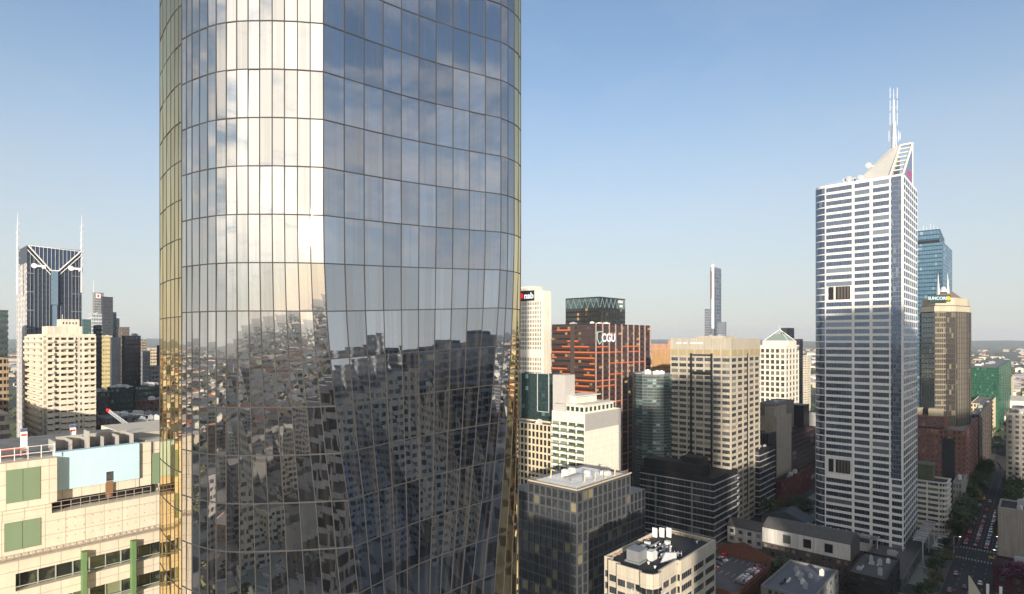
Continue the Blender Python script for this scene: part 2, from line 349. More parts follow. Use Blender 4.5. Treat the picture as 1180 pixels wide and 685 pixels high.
# ================================================================== GROUND AND FAR LAND
def ground_mat():
    m, nt = newmat('city_ground'); g = N(nt, 'ShaderNodeNewGeometry')
    v = N(nt, 'ShaderNodeTexVoronoi'); v.inputs['Scale'].default_value = 0.012; link(nt, g.outputs['Position'], v.inputs['Vector'])
    n = N(nt, 'ShaderNodeTexNoise'); n.inputs['Scale'].default_value = 0.004; n.inputs['Detail'].default_value = 10; link(nt, g.outputs['Position'], n.inputs['Vector'])
    cr = N(nt, 'ShaderNodeValToRGB'); link(nt, n.outputs[0], cr.inputs[0])
    cr.color_ramp.elements[0].position = 0.40; cr.color_ramp.elements[0].color = (0.035, 0.055, 0.028, 1)
    cr.color_ramp.elements[1].position = 0.62; cr.color_ramp.elements[1].color = (0.13, 0.12, 0.11, 1)
    mx = N(nt, 'ShaderNodeMix', data_type='RGBA', blend_type='MULTIPLY'); mx.inputs[0].default_value = 0.35; link(nt, cr.outputs[0], mx.inputs[6]); link(nt, v.outputs['Color'], mx.inputs[7])
    # near the centre the ground is asphalt
    ln = N(nt, 'ShaderNodeVectorMath', operation='LENGTH'); link(nt, g.outputs['Position'], ln.inputs[0])
    mr = N(nt, 'ShaderNodeMapRange'); mr.inputs['From Min'].default_value = 600; mr.inputs['From Max'].default_value = 1000; link(nt, ln.outputs['Value'], mr.inputs[0])
    road = []
    for dd in (d1, d2):
        dt = N(nt, 'ShaderNodeVectorMath', operation='DOT_PRODUCT'); dt.inputs[1].default_value = (dd.x, dd.y, 0); link(nt, g.outputs['Position'], dt.inputs[0])
        dv = N(nt, 'ShaderNodeMath', operation='DIVIDE'); dv.inputs[1].default_value = 62; link(nt, dt.outputs['Value'], dv.inputs[0])
        fr_ = N(nt, 'ShaderNodeMath', operation='FRACT'); link(nt, dv.outputs[0], fr_.inputs[0])
        gt_ = N(nt, 'ShaderNodeMath', operation='GREATER_THAN'); gt_.inputs[1].default_value = 0.22; link(nt, fr_.outputs[0], gt_.inputs[0]); road.append(gt_)
    bl_ = N(nt, 'ShaderNodeMath', operation='MULTIPLY'); link(nt, road[0].outputs[0], bl_.inputs[0]); link(nt, road[1].outputs[0], bl_.inputs[1])
    v2 = N(nt, 'ShaderNodeTexVoronoi', distance='CHEBYCHEV'); v2.inputs['Scale'].default_value = 0.07; link(nt, g.outputs['Position'], v2.inputs['Vector'])
    bw = N(nt, 'ShaderNodeMix', data_type='RGBA'); bw.inputs[0].default_value = 0.75; bw.inputs[7].default_value = (0.16, 0.155, 0.14, 1); hs_ = N(nt, 'ShaderNodeHueSaturation'); hs_.inputs['Saturation'].default_value = 0.18; hs_.inputs['Value'].default_value = 0.45; link(nt, v2.outputs['Color'], hs_.inputs['Color']); link(nt, hs_.outputs[0], bw.inputs[6])
    ci = N(nt, 'ShaderNodeMix', data_type='RGBA'); link(nt, bl_.outputs[0], ci.inputs[0]); ci.inputs[6].default_value = (0.045, 0.045, 0.048, 1); link(nt, bw.outputs[2], ci.inputs[7])
    m3 = N(nt, 'ShaderNodeMix', data_type='RGBA'); link(nt, ci.outputs[2], m3.inputs[6]); link(nt, mx.outputs[2], m3.inputs[7]); link(nt, mr.outputs[0], m3.inputs[0])
    b = N(nt, 'ShaderNodeBsdfPrincipled'); b.inputs['Roughness'].default_value = 0.95; link(nt, m3.outputs[2], b.inputs['Base Color']); out(nt, b.outputs[0]); return m
g = MB(); GR = 15000
for i in range(-6, 6):
    for j in range(-6, 6):
        s = GR/6; g.quad((i*s, j*s, 0), ((i+1)*s, j*s, 0), ((i+1)*s, (j+1)*s, 0), (i*s, (j+1)*s, 0))
struct(g.obj('ground', ground_mat()))
hm = wall_mat('wooded_hills', (0.06, 0.085, 0.055), 1.0, 0.4, 0.003)
h = MB(); rg = random.Random(3); n = 180; rows = []
ph = [rg.random()*6.3 for _ in range(9)]
def hh(a):
    s = 0
    for q, f in enumerate((2, 3, 5, 9, 14, 23, 37, 51, 80)): s += math.sin(a*f+ph[q])/(1+q*0.55)
    return s
for k in range(n):
    a = 2*math.pi*k/n; b = max(0.1, 88+26*hh(a))
    rows.append([(math.sin(a)*r, math.cos(a)*r, z) for r, z in ((9500, -2), (10800, b*0.6), (11800, b), (13200, b*1.3), (14500, -3))])
for k in range(n):
    A, B = rows[k], rows[(k+1) % n]
    for q in range(4): h.quad(B[q], A[q], A[q+1], B[q+1])
struct(h.obj('hills', hm))

# ================================================================== THE GLASS TOWER
LX = [209.7, 215.2, 221.6, 230.2, 239.6, 249.3, 261, 273, 286, 299.3, 313.7, 327.9, 342.8, 357.5, 372.5]
def interp(tab, x):
    if x <= tab[0][0]: return tab[0][1]
    for (a, b), (c, d) in zip(tab, tab[1:]):
        if x <= c: return b+(d-b)*(x-a)/(c-a)
    return tab[-1][1]
LD = [(209.7, 43.6), (221.6, 42.75), (230, 42.3), (239.6, 41.85), (249.3, 41.5), (261, 41.25), (273, 41.1), (286, 41.03), (313.7, 41.0), (342, 41.12), (372.5, 41.4)]
CRE = [(4, 372.5), (5, 373.5), (6, 376), (7, 380.5), (8, 386.5), (9, 393), (10, 401), (11, 407), (12, 413), (13, 419), (14, 423), (18, 430)]
CRD = [(5, 41.4), (12, 42.3), (18, 42.8)]
RED = [(4, 577), (5, 576), (6, 574), (7, 571), (8, 568), (9, 564), (10, 559.5), (11, 555), (12, 549), (13, 544), (14, 540), (18, 532)]
RDD = [(4, 52.2), (12, 50.6), (18, 50)]
Z0 = H+22.18; FH = 3.361
def tower_profile(k):
    """plan points of floor line k with z, from the back left round the front to the back right"""
    pts = []; z = Z0-FH*k
    pts += [(-27.0, 66.0, z, 'back'), (-33.0, 60.0, z, 'gold')]
    for x, D in ((184.5, 57.2), (188, 55.6), (192.2, 54.2), (197, 52.9), (201.5, 52.0), (206, 51.3), (211, 50.7)):
        q = P(x, D); pts.append((q.x, q.y, z, 'gold'))
    pts += [(-25.6, 49.6, z, 'turn'), (-25.3, 46.6, z, 'turn')]
    cx = interp(CRE, k); sh = cx-372.5; dc = interp(CRD, k)-41.4
    for i, x in enumerate(LX):
        w = min(max((x-261)/(372.5-261), 0), 1); q = P(x+sh*w, interp(LD, x)+dc*w); pts.append((q.x, q.y, z, 'lobe'))
    c = P(cx, interp(CRD, k)); rx = interp(RED, k); e = P(rx, interp(RDD, k))
    dd = Vector((e.y-c.y, -(e.x-c.x))).normalized()
    for j in range(1, 11):
        t = j/10; q = c+(e-c)*t - dd*(0.55*math.sin(math.pi*t)*1.0)*0.9
        pts.append((q.x, q.y, z+0.8*t, 'right'))
    s1 = P(597.3, 57.0)
    for t, bul in ((0.16, 0.42), (0.34, 0.74), (0.52, 0.86), (0.70, 0.78), (0.86, 0.5), (1.0, 0.0)):
        q = e+(s1-e)*t; nn = Vector((s1.y-e.y, -(s1.x-e.x))).normalized()
        q = q+nn*bul*0.9; pts.append((q.x, q.y, z+0.8, 'edge'))
    pts += [(-1.5, 61.0, z+0.8, 'back'), (-6.0, 66.0, z+0.8, 'back')]
    return pts
def tower_glass(name, gloss, lo, hi, bumpd=0.1, curtain=0.35, tint=(0.02, 0.022, 0.026)):
    m, nt = newmat(name); r, g = rnd_node(nt)
    # curtains and blinds standing behind the glass: upright strips, different in each panel
    uv = N(nt, 'ShaderNodeUVMap'); sp = N(nt, 'ShaderNodeSeparateXYZ'); link(nt, uv.outputs[0], sp.inputs[0])
    cv = N(nt, 'ShaderNodeCombineXYZ'); link(nt, sp.outputs[0], cv.inputs[0])
    rs = N(nt, 'ShaderNodeMath', operation='MULTIPLY'); rs.inputs[1].default_value = 91.7; link(nt, r, rs.inputs[0]); link(nt, rs.outputs[0], cv.inputs[1])
    sn = N(nt, 'ShaderNodeTexNoise'); sn.inputs['Scale'].default_value = 2.3; sn.inputs['Detail'].default_value = 3; link(nt, cv.outputs[0], sn.inputs['Vector'])
    sr = N(nt, 'ShaderNodeMapRange'); sr.inputs['From Min'].default_value = 0.5; sr.inputs['From Max'].default_value = 0.58; link(nt, sn.outputs[0], sr.inputs[0])
    cc = N(nt, 'ShaderNodeMix', data_type='RGBA'); cc.inputs[6].default_value = (*tint, 1); cc.inputs[7].default_value = (0.42, 0.39, 0.34, 1)
    cm = N(nt, 'ShaderNodeMath', operation='MULTIPLY'); cm.inputs[1].default_value = curtain; link(nt, sr.outputs[0], cm.inputs[0]); link(nt, cm.outputs[0], cc.inputs[0])
    df = N(nt, 'ShaderNodeBsdfDiffuse'); link(nt, cc.outputs[2], df.inputs[0])
    gl = N(nt, 'ShaderNodeBsdfGlossy'); gl.inputs['Roughness'].default_value = 0.012
    gc = N(nt, 'ShaderNodeVectorMath', operation='SCALE'); gc.inputs[0].default_value = gloss
    gr = N(nt, 'ShaderNodeMapRange'); gr.inputs['To Min'].default_value = 0.86; gr.inputs['To Max'].default_value = 1.0; link(nt, r, gr.inputs[0]); link(nt, gr.outputs[0], gc.inputs['Scale']); link(nt, gc.outputs[0], gl.inputs['Color'])
    cb = N(nt, 'ShaderNodeCombineXYZ'); link(nt, rs.outputs[0], cb.inputs[2])
    va = N(nt, 'ShaderNodeVectorMath', operation='ADD'); link(nt, g.outputs['Position'], va.inputs[0]); link(nt, cb.outputs[0], va.inputs[1])
    n3 = N(nt, 'ShaderNodeTexNoise'); n3.inputs['Scale'].default_value = 0.55; n3.inputs['Detail'].default_value = 1.5; link(nt, va.outputs[0], n3.inputs['Vector'])
    bp = N(nt, 'ShaderNodeBump'); bp.inputs['Strength'].default_value = 1.0; bp.inputs['Distance'].default_value = bumpd; link(nt, n3.outputs[0], bp.inputs['Height']); link(nt, bp.outputs[0], gl.inputs['Normal'])
    fa = N(nt, 'ShaderNodeMapRange'); fa.inputs['To Min'].default_value = lo; fa.inputs['To Max'].default_value = hi; link(nt, r, fa.inputs[0])
    f2 = N(nt, 'ShaderNodeMath', operation='SUBTRACT'); link(nt, fa.outputs[0], f2.inputs[0]); link(nt, cm.outputs[0], f2.inputs[1])
    f3 = N(nt, 'ShaderNodeMath', operation='MAXIMUM'); f3.inputs[1].default_value = 0.5; link(nt, f2.outputs[0], f3.inputs[0])
    ms = N(nt, 'ShaderNodeMixShader'); link(nt, f3.outputs[0], ms.inputs[0]); link(nt, df.outputs[0], ms.inputs[1]); link(nt, gl.outputs[0], ms.inputs[2]); out(nt, ms.outputs[0])
    return m
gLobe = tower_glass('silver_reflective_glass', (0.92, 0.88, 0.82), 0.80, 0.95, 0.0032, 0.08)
gRight = tower_glass('dimmed_reflective_glass', (0.60, 0.63, 0.68), 0.80, 0.93, 0.0036, 0.14)  # tower glass dimmed for the darker sky that this face mirrors
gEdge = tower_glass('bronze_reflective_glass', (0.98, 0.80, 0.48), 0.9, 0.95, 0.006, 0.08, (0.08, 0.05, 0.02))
tr = root('glass_skyscraper', 'huge curved reflective glass skyscraper filling the left centre, its silver panels mirroring sky and city', 'skyscraper', (-13, 52, 0))
KS = -26
KE = int((Z0)/FH)
mull = MB(); core = MB(); panes = []
profs = {k: tower_profile(k) for k in range(KS, KE+1)}
rg = random.Random(11)
for k in range(KS, KE):
    A = profs[k]; B = profs[k+1]; n = len(A)
    for i in range(n):
        j = (i+1) % n
        kind = A[j][3] if A[j][3] != 'back' else 'edge'
        if A[i][3] == 'edge' or A[j][3] == 'edge': kind = 'edge'
        if i == n-1 or A[i][3] == 'back': kind = 'edge' if i > 5 else 'gold'
        a, b = Vector(A[i][:3]), Vector(A[j][:3]); c, d = Vector(B[j][:3]), Vector(B[i][:3])
        ex = (b-a); ez = (d-a); nn = ez.cross(ex).normalized()
        if nn.dot(Vector((a.x+13, a.y-54, 0))) < 0 and kind not in ('turn', 'gold'): nn = -nn
        if kind in ('turn', 'gold'):
            nn = Vector((ex.y, -ex.x, 0)).normalized()
        # each pane hangs a little differently
        tx = rg.gauss(0, 0.0045); tz = rg.gauss(0, 0.005); mid = (a+b+c+d)/4
        hw = ex.length/2; q = []
        for p, su, sv_ in ((a, -1, 1), (b, 1, 1), (c, 1, -1), (d, -1, -1)):
            p2 = p+(mid-p)*0.0
            q.append(p2+nn*(0.02+su*hw*tx+sv_*1.7*tz))
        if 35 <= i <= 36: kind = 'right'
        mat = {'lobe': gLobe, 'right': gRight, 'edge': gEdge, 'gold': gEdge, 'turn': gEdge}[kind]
        panes.append((q, mat, area2(q)))
        # mullions: a slim upright fin between panes and a transom at each floor
        w = 0.05
        e3 = ex.normalized()
        if kind != 'back':
            mull.obox(a-e3*w*0.6-nn*0.05, e3*w*1.2, nn*0.10, ez)
            mull.obox(a-nn*0.05-Vector((0, 0, 0.04)), ex, nn*0.095, (0, 0, 0.08))
top = [(p[0], p[1]) for p in profs[KS]]
core.poly([(p[0], p[1], profs[KS][0][2]) for p in profs[KS]])
core.obj('roof', ROOF, tr)
mull.obj('mullion', plain('tower_mullion', (0.04, 0.04, 0.042), 0.8, 0.0), tr)
panes.sort(key=lambda t: -t[2])
rest = {}
def add_pane_uv(ob):
    uv = ob.data.uv_layers.new(name='UVMap')
    for p in ob.data.polygons:
        for li, c in zip(p.loop_indices, ((0, 1), (1, 1), (1, 0), (0, 0))): uv.data[li].uv = c
for i, (q, mat, ar) in enumerate(panes):
    if i < 100:
        m = MB(); m.quad(*q); add_pane_uv(m.obj('glass_panel', mat, tr))
    else: rest.setdefault(mat.name, (MB(), mat))[0].quad(*q)
for k_, (m, mat) in rest.items():
    o = m.obj('glass_panel', mat, tr); o['kind'] = 'stuff'; add_pane_uv(o)

# ================================================================== RIGHT SIDE: WHITE OFFICE TOWER WITH THE MAST
mWhiteT = wall_mat('white_tower_cladding', (0.74, 0.72, 0.68), 0.55, 0.10, 0.2, 0, (1.9, 3.75), 0.05)
C = P(1041, 301); zt = 197.0
def T(l1, l2): return C+d1*l1+d2*l2
arc = [T(36.4+6*math.sin(t), 6-6*math.cos(t)) for t in [R(a) for a in (15, 30, 45, 60, 75, 90)]]
plan = [T(0, 0), T(0, 45), T(42.4, 45)]+list(reversed(arc))+[T(36.4, 0)]
b = Building('office_tower', 'tall white office tower with ribbon windows and a lattice mast on its sloping crown', plan, zt, mWhiteT, parapet=1.2, cat='skyscraper')
pt = 3.72
zsp = gz(553, 301)
b.facade(T(14.3, 0), T(5.5, 0), 4, zt-1, pt, 1, 0.84, 0.64, 0.22, pane=gBlue, sub=5)
b.facade(T(22.7, 0), T(14.3, 0), 4, zt-1, pt, 1, 0.84, 0.64, 0.22, pane=gBlue, sub=5, ext=False)
zA, zB = gz(345, 318), gz(330, 318); zC, zD = gz(546, 318), gz(531, 318)
def voidfn(k, b_, nf):
    z = 4+(k+0.5)*(zt-5)/nf
    return None if (zA-1 < z < zB+1 or zC-1 < z < zD+1) else gBlue
b.facade(T(36.4, 0), T(22.7, 0), 4, zt-1, pt, 1, 0.92, 0.64, 0.22, pane=gBlue, sub=9, ext=False, fn=voidfn)
for (za, zb) in ((zA, zB), (zC, zD)):
    m = b.mb('plant_void_shade', DARK); m.obox((*T(34.5, -0.40), za), (*(T(24.0, 0)-T(34.5, 0)), 0), (*(d2*0.05), 0), (0, 0, zb-za))  # dark panel on the face, standing in for shade inside the void
    m = b.mb('opening_column', plain('opening_column_white', (0.6, 0.58, 0.52))); m.obox((*T(32.0, -0.55), za), (*(T(31.0, 0)-T(32.0, 0)), 0), (*(d2*0.14), 0), (0, 0, zb-za))
    m = b.mb('opening_louvre', plain('opening_louvre_brown', (0.10, 0.08, 0.075)))
    for q in range(4): m.obox((*T(30.0-q*1.5, -0.52), za+0.3), (*(-d1*0.9), 0), (*(d2*0.1), 0), (0, 0, zb-za-0.6))
# blue glass strip at the corner, ordinary windows under it
cst = b.mb('corner_strip_frame', plain('slate_frame', (0.16, 0.18, 0.23), 0.4))
b.facade(T(5.5, 0), T(0.9, 0), zsp, zt-1, pt/1.5, 4, 0.90, 0.86, 0.12, pane=gBlue, ext=False, wallpart=cst, pierpart=cst)
b.wall.obox((*T(0.88, 0), zsp), (*(-d1*0.88), 0), (*(-d2*0.3), 0), (0, 0, zt-1-zsp))
b.facade(T(5.5, 0), T(0, 0), 4, zsp, pt, 1, 0.8, 0.64, 0.22, pane=gBlue, sub=3, ext=False)
b.facade(T(0, 0), T(0, 45), 4, zt-1, pt, 7, 0.88, 0.72, 0.06, pane=gBlue, ext=False)
ap = [T(36.4, 0)]+arc
for q in range(len(ap)-1):
    b.facade(ap[q+1], ap[q], 4, zt-1, pt, 1, 0.98, 0.86, 0.14, pane=gBlue, piers=False, ext=False)
b.facade(T(42.4, 45), T(42.4, 6), 4, zt-1, pt, 8, 0.9, 0.6, 0.3, pane=gBlue, ext=False)
# podium lobby recess at foot
# crown: sloping white sail, ladder frame, glazed gable
za = 197.0; zp = 219.8
m = b.mb('sail_roof', plain('sail_roof_metal', (0.62, 0.60, 0.54), 0.45, 0.2))
m.hull([(*T(21, 1), za), (*T(6.4, 1), za), (*T(6.4, 32), za), (*T(21, 32), za)], [(*T(10.5, 29.5), zp-0.6), (*T(6.4, 29.5), zp), (*T(6.4, 32), zp), (*T(10.5, 32), zp-0.6)])
m = b.mb('ladder_frame', plain('frame_cream', (0.66, 0.62, 0.54)))
def beam(mb, a, c, w=0.55): mb.rod(a, c, w, 4)
pL0, pL1 = Vector((*T(6, 0.4), za)), Vector((*T(6, 30), zp)); pR0, pR1 = Vector((*T(0.3, 0.4), za)), Vector((*T(0.3, 30), zp))
beam(m, pL0, pL1, 0.6); beam(m, pR0, pR1, 0.7); beam(m, pL1, pR1, 0.7)
for q in range(1, 7): t = q/7; beam(m, pL0+(pL1-pL0)*t, pR0+(pR1-pR0)*t, 0.42)
beam(m, pR1, (*T(0.3, 30), za-2), 0.4)
m = b.mb('gable_glazing', gBlue)
m.hull([(*T(0.15, 2), za), (*T(0.15, 30), za), (*T(0.55, 30), za), (*T(0.55, 2), za)], [(*T(0.15, 29.4), zp-1), (*T(0.15, 30), zp-1), (*T(0.55, 30), zp-1), (*T(0.55, 29.4), zp-1)])
m = b.mb('crown_sign', plain('sign_magenta', (0.45, 0.05, 0.22)))
for q, hgt in enumerate((3.4, 4.6, 4.2)):
    zz_ = za+1.2
    m.obox((*T(-0.05, 14+q*5), zz_), (*(d2*1.1), 0), (*(d1*0.15), 0), (0, 0, hgt)); m.obox((*T(-0.05, 15.2+q*5), zz_+hgt-0.9), (*(d2*2.2), 0), (*(d1*0.15), 0), (0, 0, 0.9))
# mast
mx0 = Vector((*T(9, 30), zp)); m = b.mb('mast', STEEL); top_ = mx0+Vector((0, 0, 26))
for s1_, s2_ in ((-1, -1), (-1, 1), (1, 1), (1, -1)):
    m.rod(mx0+Vector((s1_, s2_, -3))*1.0, mx0+Vector((s1_*0.6, s2_*0.6, 13)), 0.24, 5)
for q in range(9):
    z = q*1.7-1; r_ = 1-0.4*q/9
    for s1_, s2_, s3_, s4_ in ((-1, -1, -1, 1), (-1, 1, 1, 1), (1, 1, 1, -1), (1, -1, -1, -1)):
        m.rod(mx0+Vector((s1_*r_, s2_*r_, z)), mx0+Vector((s3_*r_, s4_*r_, z+1.7)), 0.14, 4)
m.rod(mx0+Vector((0, 0, 12)), top_, 0.75, 8, 0.5); m.rod(top_, top_+Vector((0, 0, 6.5)), 0.14, 5)
m.rod(mx0+Vector((0, 0, -3)), mx0+Vector((0, 0, 12)), 0.55, 6)
m = b.mb('whip_aerial', STEEL)
for ox, z0_, z1_ in ((-2.6, 3, 9), (2.8, 3, 9), (-2.0, 12, 19), (2.0, 12, 19), (-2.0, 20, 26), (2.0, 20, 26), (-2.0, 27, 33), (2.0, 27, 33), (3.6, 4, 8)):
    p = mx0+Vector((ox, 0, 0)); m.rod(p+Vector((0, 0, z0_)), p+Vector((0, 0, z1_)), 0.19, 5)
    m.rod(mx0+Vector((0, 0, z0_+2)), p+Vector((0, 0, z0_+2)), 0.06, 4)
for q, (l1, l2, r_) in enumerate(((17, 8, 1.5), (16, 14, 1.1), (19, 3, 0.9), (25, 2, 1.4), (27.5, 3, 1.0), (23, 5, 1.0), (20, 2, 1.1))):
    mm = MB(); p = Vector((*T(l1, l2), zt+(7 if q < 2 else 0))); mm.rod(p, p+Vector((0, 0, 2.0)), 0.15, 5); mm.rod(p+Vector((-0.2, -0.3, 2.2)), p+Vector((0.3, 0.4, 2.6)), r_, 12, r_*0.3); mm.obj('dish_aerial', STEEL, b.root)
m = b.mb('roof_railing', STEEL)
for q in range(24): p = T(7+q*1.2, 0.6); m.rod((p.x, p.y, zt), (p.x, p.y, zt+1.3), 0.07, 4)
b.finish()

# ------------------------------------------------------------------ towers behind it
def simple(name, label, xc, D, xl, xr, ytop, wm, pane, pitch=3.7, bl=6, br=4, wf=0.75, hf=0.55, depth=0.3, zb=0.0, L1=None, L2=None, roof=None, clutter=3, seed=1, piers=True, parapet=1.0, z0=1.0, cat='office building', topband=0.0, maxp=100, sub=0, group=None, finish=True, smax=4):
    pl = rect(xc, D, xl, xr, L1, L2); zt_ = gz(ytop, D)
    b = Building(name, label, pl, zt_, wm, roof, cat, zb, parapet, group=group, maxpanes=maxp)
    za_ = zb+z0; ztf = zt_-topband
    if bl: b.facade(pl[3], pl[0], za_, ztf, pitch, bl, wf, hf, depth, piers, pane, sub=sub)
    if br: b.facade(pl[0], pl[1], za_, ztf, pitch, br, wf, hf, depth, piers, pane, sub=sub)
    if topband > 0:
        for A, B in ((pl[3], pl[0]), (pl[0], pl[1])):
            e = (B-A); L = e.length; e /= L; nn = Vector((e.y, -e.x))
            b.wall.obox((A.x, A.y, ztf+0.003), (*(e*(L+depth+0.05)), 0), (*(nn*(depth+0.05)), 0), (0, 0, topband))
    b.roofstuff(clutter, seed, smax)
    if clutter > 1: b.ducts(seed+500)
    if finish: b.finish()
    return b
mBlueT = wall_mat('blue_glass_spandrel', (0.05, 0.11, 0.17), 0.15, 0.15, 0.3, 0.5)
gSky = pane_mat('sky_blue_glass', (0.03, 0.09, 0.14), 0.42, (0.48, 0.68, 0.86), (0.25, 0.35, 0.4), 0.2)
b = simple('glass_tower', 'blue glass tower with a stepped top rising behind the white tower on the right', 1086, 520, 1040, 1097, 278, mBlueT, gSky, 3.6, 16, 8, 0.92, 0.72, 0.1, finish=False, clutter=2, seed=3, cat='skyscraper')
pl = b.plan; zt_ = b.ztop
up_ = [pl[0]+d1*2, pl[0]+d1*2+d2*9, pl[0]+d1*26+d2*14, pl[0]+d1*26]
b.wall.prism(up_, zt_+0.01, zt_+11)
b.facade(up_[3], up_[0], zt_+2.5, zt_+10.5, 3.6, 10, 0.92, 0.72, 0.1, True, gSky)
b.facade(up_[0], up_[1], zt_+2.5, zt_+10.5, 3.6, 3, 0.92, 0.72, 0.1, True, gSky)
m = b.mb('dark_louvre_band', DARK); m.obox((*(up_[3]-d2*0.25), zt_-1.0), (*(up_[0]-up_[3]), 0), (*(d2*0.1), 0), (0, 0, 2.4))
m = b.mb('step_wedge', mBlueT); m.hull([(*(pl[0]+d1*2+d2*9.2), zt_), (*(pl[0]+d1*0.3+d2*18), zt_), (*(pl[0]+d1*12+d2*18), zt_), (*(pl[0]+d1*12+d2*9.2), zt_)], [(*(pl[0]+d1*2+d2*9.2), zt_+10), (*(pl[0]+d1*0.3+d2*18), zt_+4), (*(pl[0]+d1*12+d2*18), zt_+4), (*(pl[0]+d1*12+d2*9.2), zt_+10)])
m = b.mb('roof_aerial', STEEL)
for q in range(9): p = up_[0]+d1*(2+q*2.6)+d2*3; m.rod((p.x, p.y, zt_+11), (p.x, p.y, zt_+13+(q*7 % 5)), 0.22, 4)
b.finish()

# tower with the green sign: eight-sided shaft
mSun = wall_mat('beige_stone_frame', (0.46, 0.41, 0.31), 0.6, 0.12); D0 = 430
gSunD = pane_mat('bronze_black_glass', (0.012, 0.011, 0.010), 0.12, (0.8, 0.75, 0.6), (0.2, 0.16, 0.1), 0.1)
gSunB = pane_mat('grey_blue_glass', (0.03, 0.05, 0.06), 0.4, (0.6, 0.72, 0.75), amount=0.1)
pp = [P(1062, 436), P(1077, 424), P(1101, 424), P(1117.5, 436), P(1119, 462), P(1105, 480), P(1075, 480), P(1060, 462)]
zt_ = gz(352, 424)
b = Building('office_tower', 'dark gridded office tower with a beige top and a green SUNCORP sign', pp, zt_, wall_mat('bronze_wall', (0.09, 0.08, 0.065), 0.5, 0.12), cat='skyscraper', parapet=1)
tanp = b.mb('tan_frame', wall_mat('tan_frame_paint', (0.20, 0.175, 0.13), 0.6))
dkp = b.mb('dark_frame', plain('bronze_dark_frame', (0.05, 0.048, 0.045)))
b.facade(pp[0], pp[1], 2, zt_-5, 3.7, 5, 0.90, 0.86, 0.12, True, gSunB, wallpart=dkp, pierpart=dkp)
b.facade(pp[1], P(1089, 424), 2, zt_-5, 3.7, 5, 0.72, 0.70, 0.25, True, gSunD, wallpart=tanp, pierpart=tanp)
b.facade(P(1089, 424), pp[2], 2, zt_-5, 3.7, 5, 0.92, 0.88, 0.10, True, gSunD, wallpart=dkp, pierpart=dkp)
b.facade(pp[2], P(1112, 432.3), 2, zt_-5, 3.7, 4, 0.8, 0.8, 0.2, True, gSunD, ext=False, wallpart=dkp, pierpart=tanp)
b.facade(P(1112, 432.3), pp[3], 2, zt_-5, 3.7, 2, 0.85, 0.8, 0.15, True, gSunD, ext=False, wallpart=dkp, pierpart=dkp)
b.facade(pp[7], pp[0], 2, zt_-5, 3.7, 4, 0.85, 0.8, 0.15, True, gSunD, ext=False)
b.facade(pp[3], pp[4], 2, zt_-5, 3.7, 6, 0.85, 0.8, 0.15, True, gSunD, ext=False, wallpart=dkp, pierpart=dkp)
m = b.mb('crown_wall', mSun); cc = b.c; big = [cc+(p-cc)*1.02 for p in pp]; sm = [cc+(p-cc)*0.93 for p in pp]
m.prism(big, zt_-4.5, zt_-0.6); m.prism(sm, zt_, gz(343, 424))
m = b.mb('hip_roof', plain('brown_roof', (0.20, 0.15, 0.12))); zr = gz(343, 424); r1 = [cc+(p-cc)*0.72 for p in pp]; r2 = [cc+(p-cc)*0.3 for p in pp]
m.hull([(p.x, p.y, zr) for p in r1], [(p.x, p.y, zr+6) for p in r2])
sO = P(1082.5, 421.5); m = b.mb('sign_board', plain('sign_green', (0.0, 0.05, 0.045)))
m.obox((sO.x-7.4, sO.y, gz(348, 424)), (15.4, 0, 0), (0, 0.8, 0), (0, 0, 4.6))
text_mesh('lettering', 'SUNCORP', emis_mat('sign_letter_white', (1, 1, 1), 0.85), b.root, (sO.x-1.2, sO.y-0.15, gz(348, 424)+2.25), (1, 0, 0), (0, 0, 1), 3.1, 0.1, 0.03)
m = MB(); q0 = (sO.x+6.3, sO.y-0.3, gz(348, 424)+2.3)
m.rod((q0[0], q0[1], q0[2]), (q0[0], q0[1]+0.2, q0[2]), 1.5, 14); m.obj('emblem', emis_mat('emblem_yellow', (1.0, 0.62, 0.05), 0.9), b.root)
m = b.mb('roof_finial', STEEL)
for x_ in (1081, 1092): p = P(x_, 440); m.rod((p.x, p.y, zr+3), (p.x, p.y, zr+19), 1.2, 4, 0.1)
m.rod((*P(1087, 440), zr+5), (*P(1087, 440), zr+9), 3.0, 8, 1.0)
b.finish()

# ------------------------------------------------------------------ red brick office
mBrick = wall_mat('red_brown_brick', (0.22, 0.095, 0.07), 0.85, 0.2, 0.4)
b = simple('brick_office', 'red brick office block with square windows at the foot of the dark gridded tower', 1113, 398, 1052, 1128, 497, mBrick, gDark, 3.6, 12, 7, 0.55, 0.55, 0.25, finish=False, clutter=0)
pl = b.plan; up_ = [pl[0]+d1*12+d2*6, pl[0]+d1*12+d2*30, pl[0]+d1*44+d2*30, pl[0]+d1*44+d2*6]
b.wall.prism(up_, b.ztop, b.ztop+7.5); b.facade(up_[3], up_[0], b.ztop, b.ztop+7, 3.5, 9, 0.6, 0.6, 0.2, True, gDark)
mm = MB(); mm.obox((*(pl[0]+d1*6-d2*0.5), 3), (*(d1*7), 0), (*(d2*0.45), 0), (0, 0, b.ztop-9)); mm.obj('glass_bay', gBlk, b.root)
mm = MB(); mm.obox((*(pl[0]+d1*30-d2*0.5), 3), (*(d1*10), 0), (*(d2*0.45), 0), (0, 0, b.ztop-6)); mm.obj('glass_bay', gBlk, b.root)
m = b.mb('roof_plant', plain('roof_plant_cream', (0.5, 0.43, 0.30))); 
for q in (18, 30): p = pl[0]+d1*q+d2*14; m.gbox((p.x, p.y, b.ztop+7.6), 8, 8, 5)
b.finish()

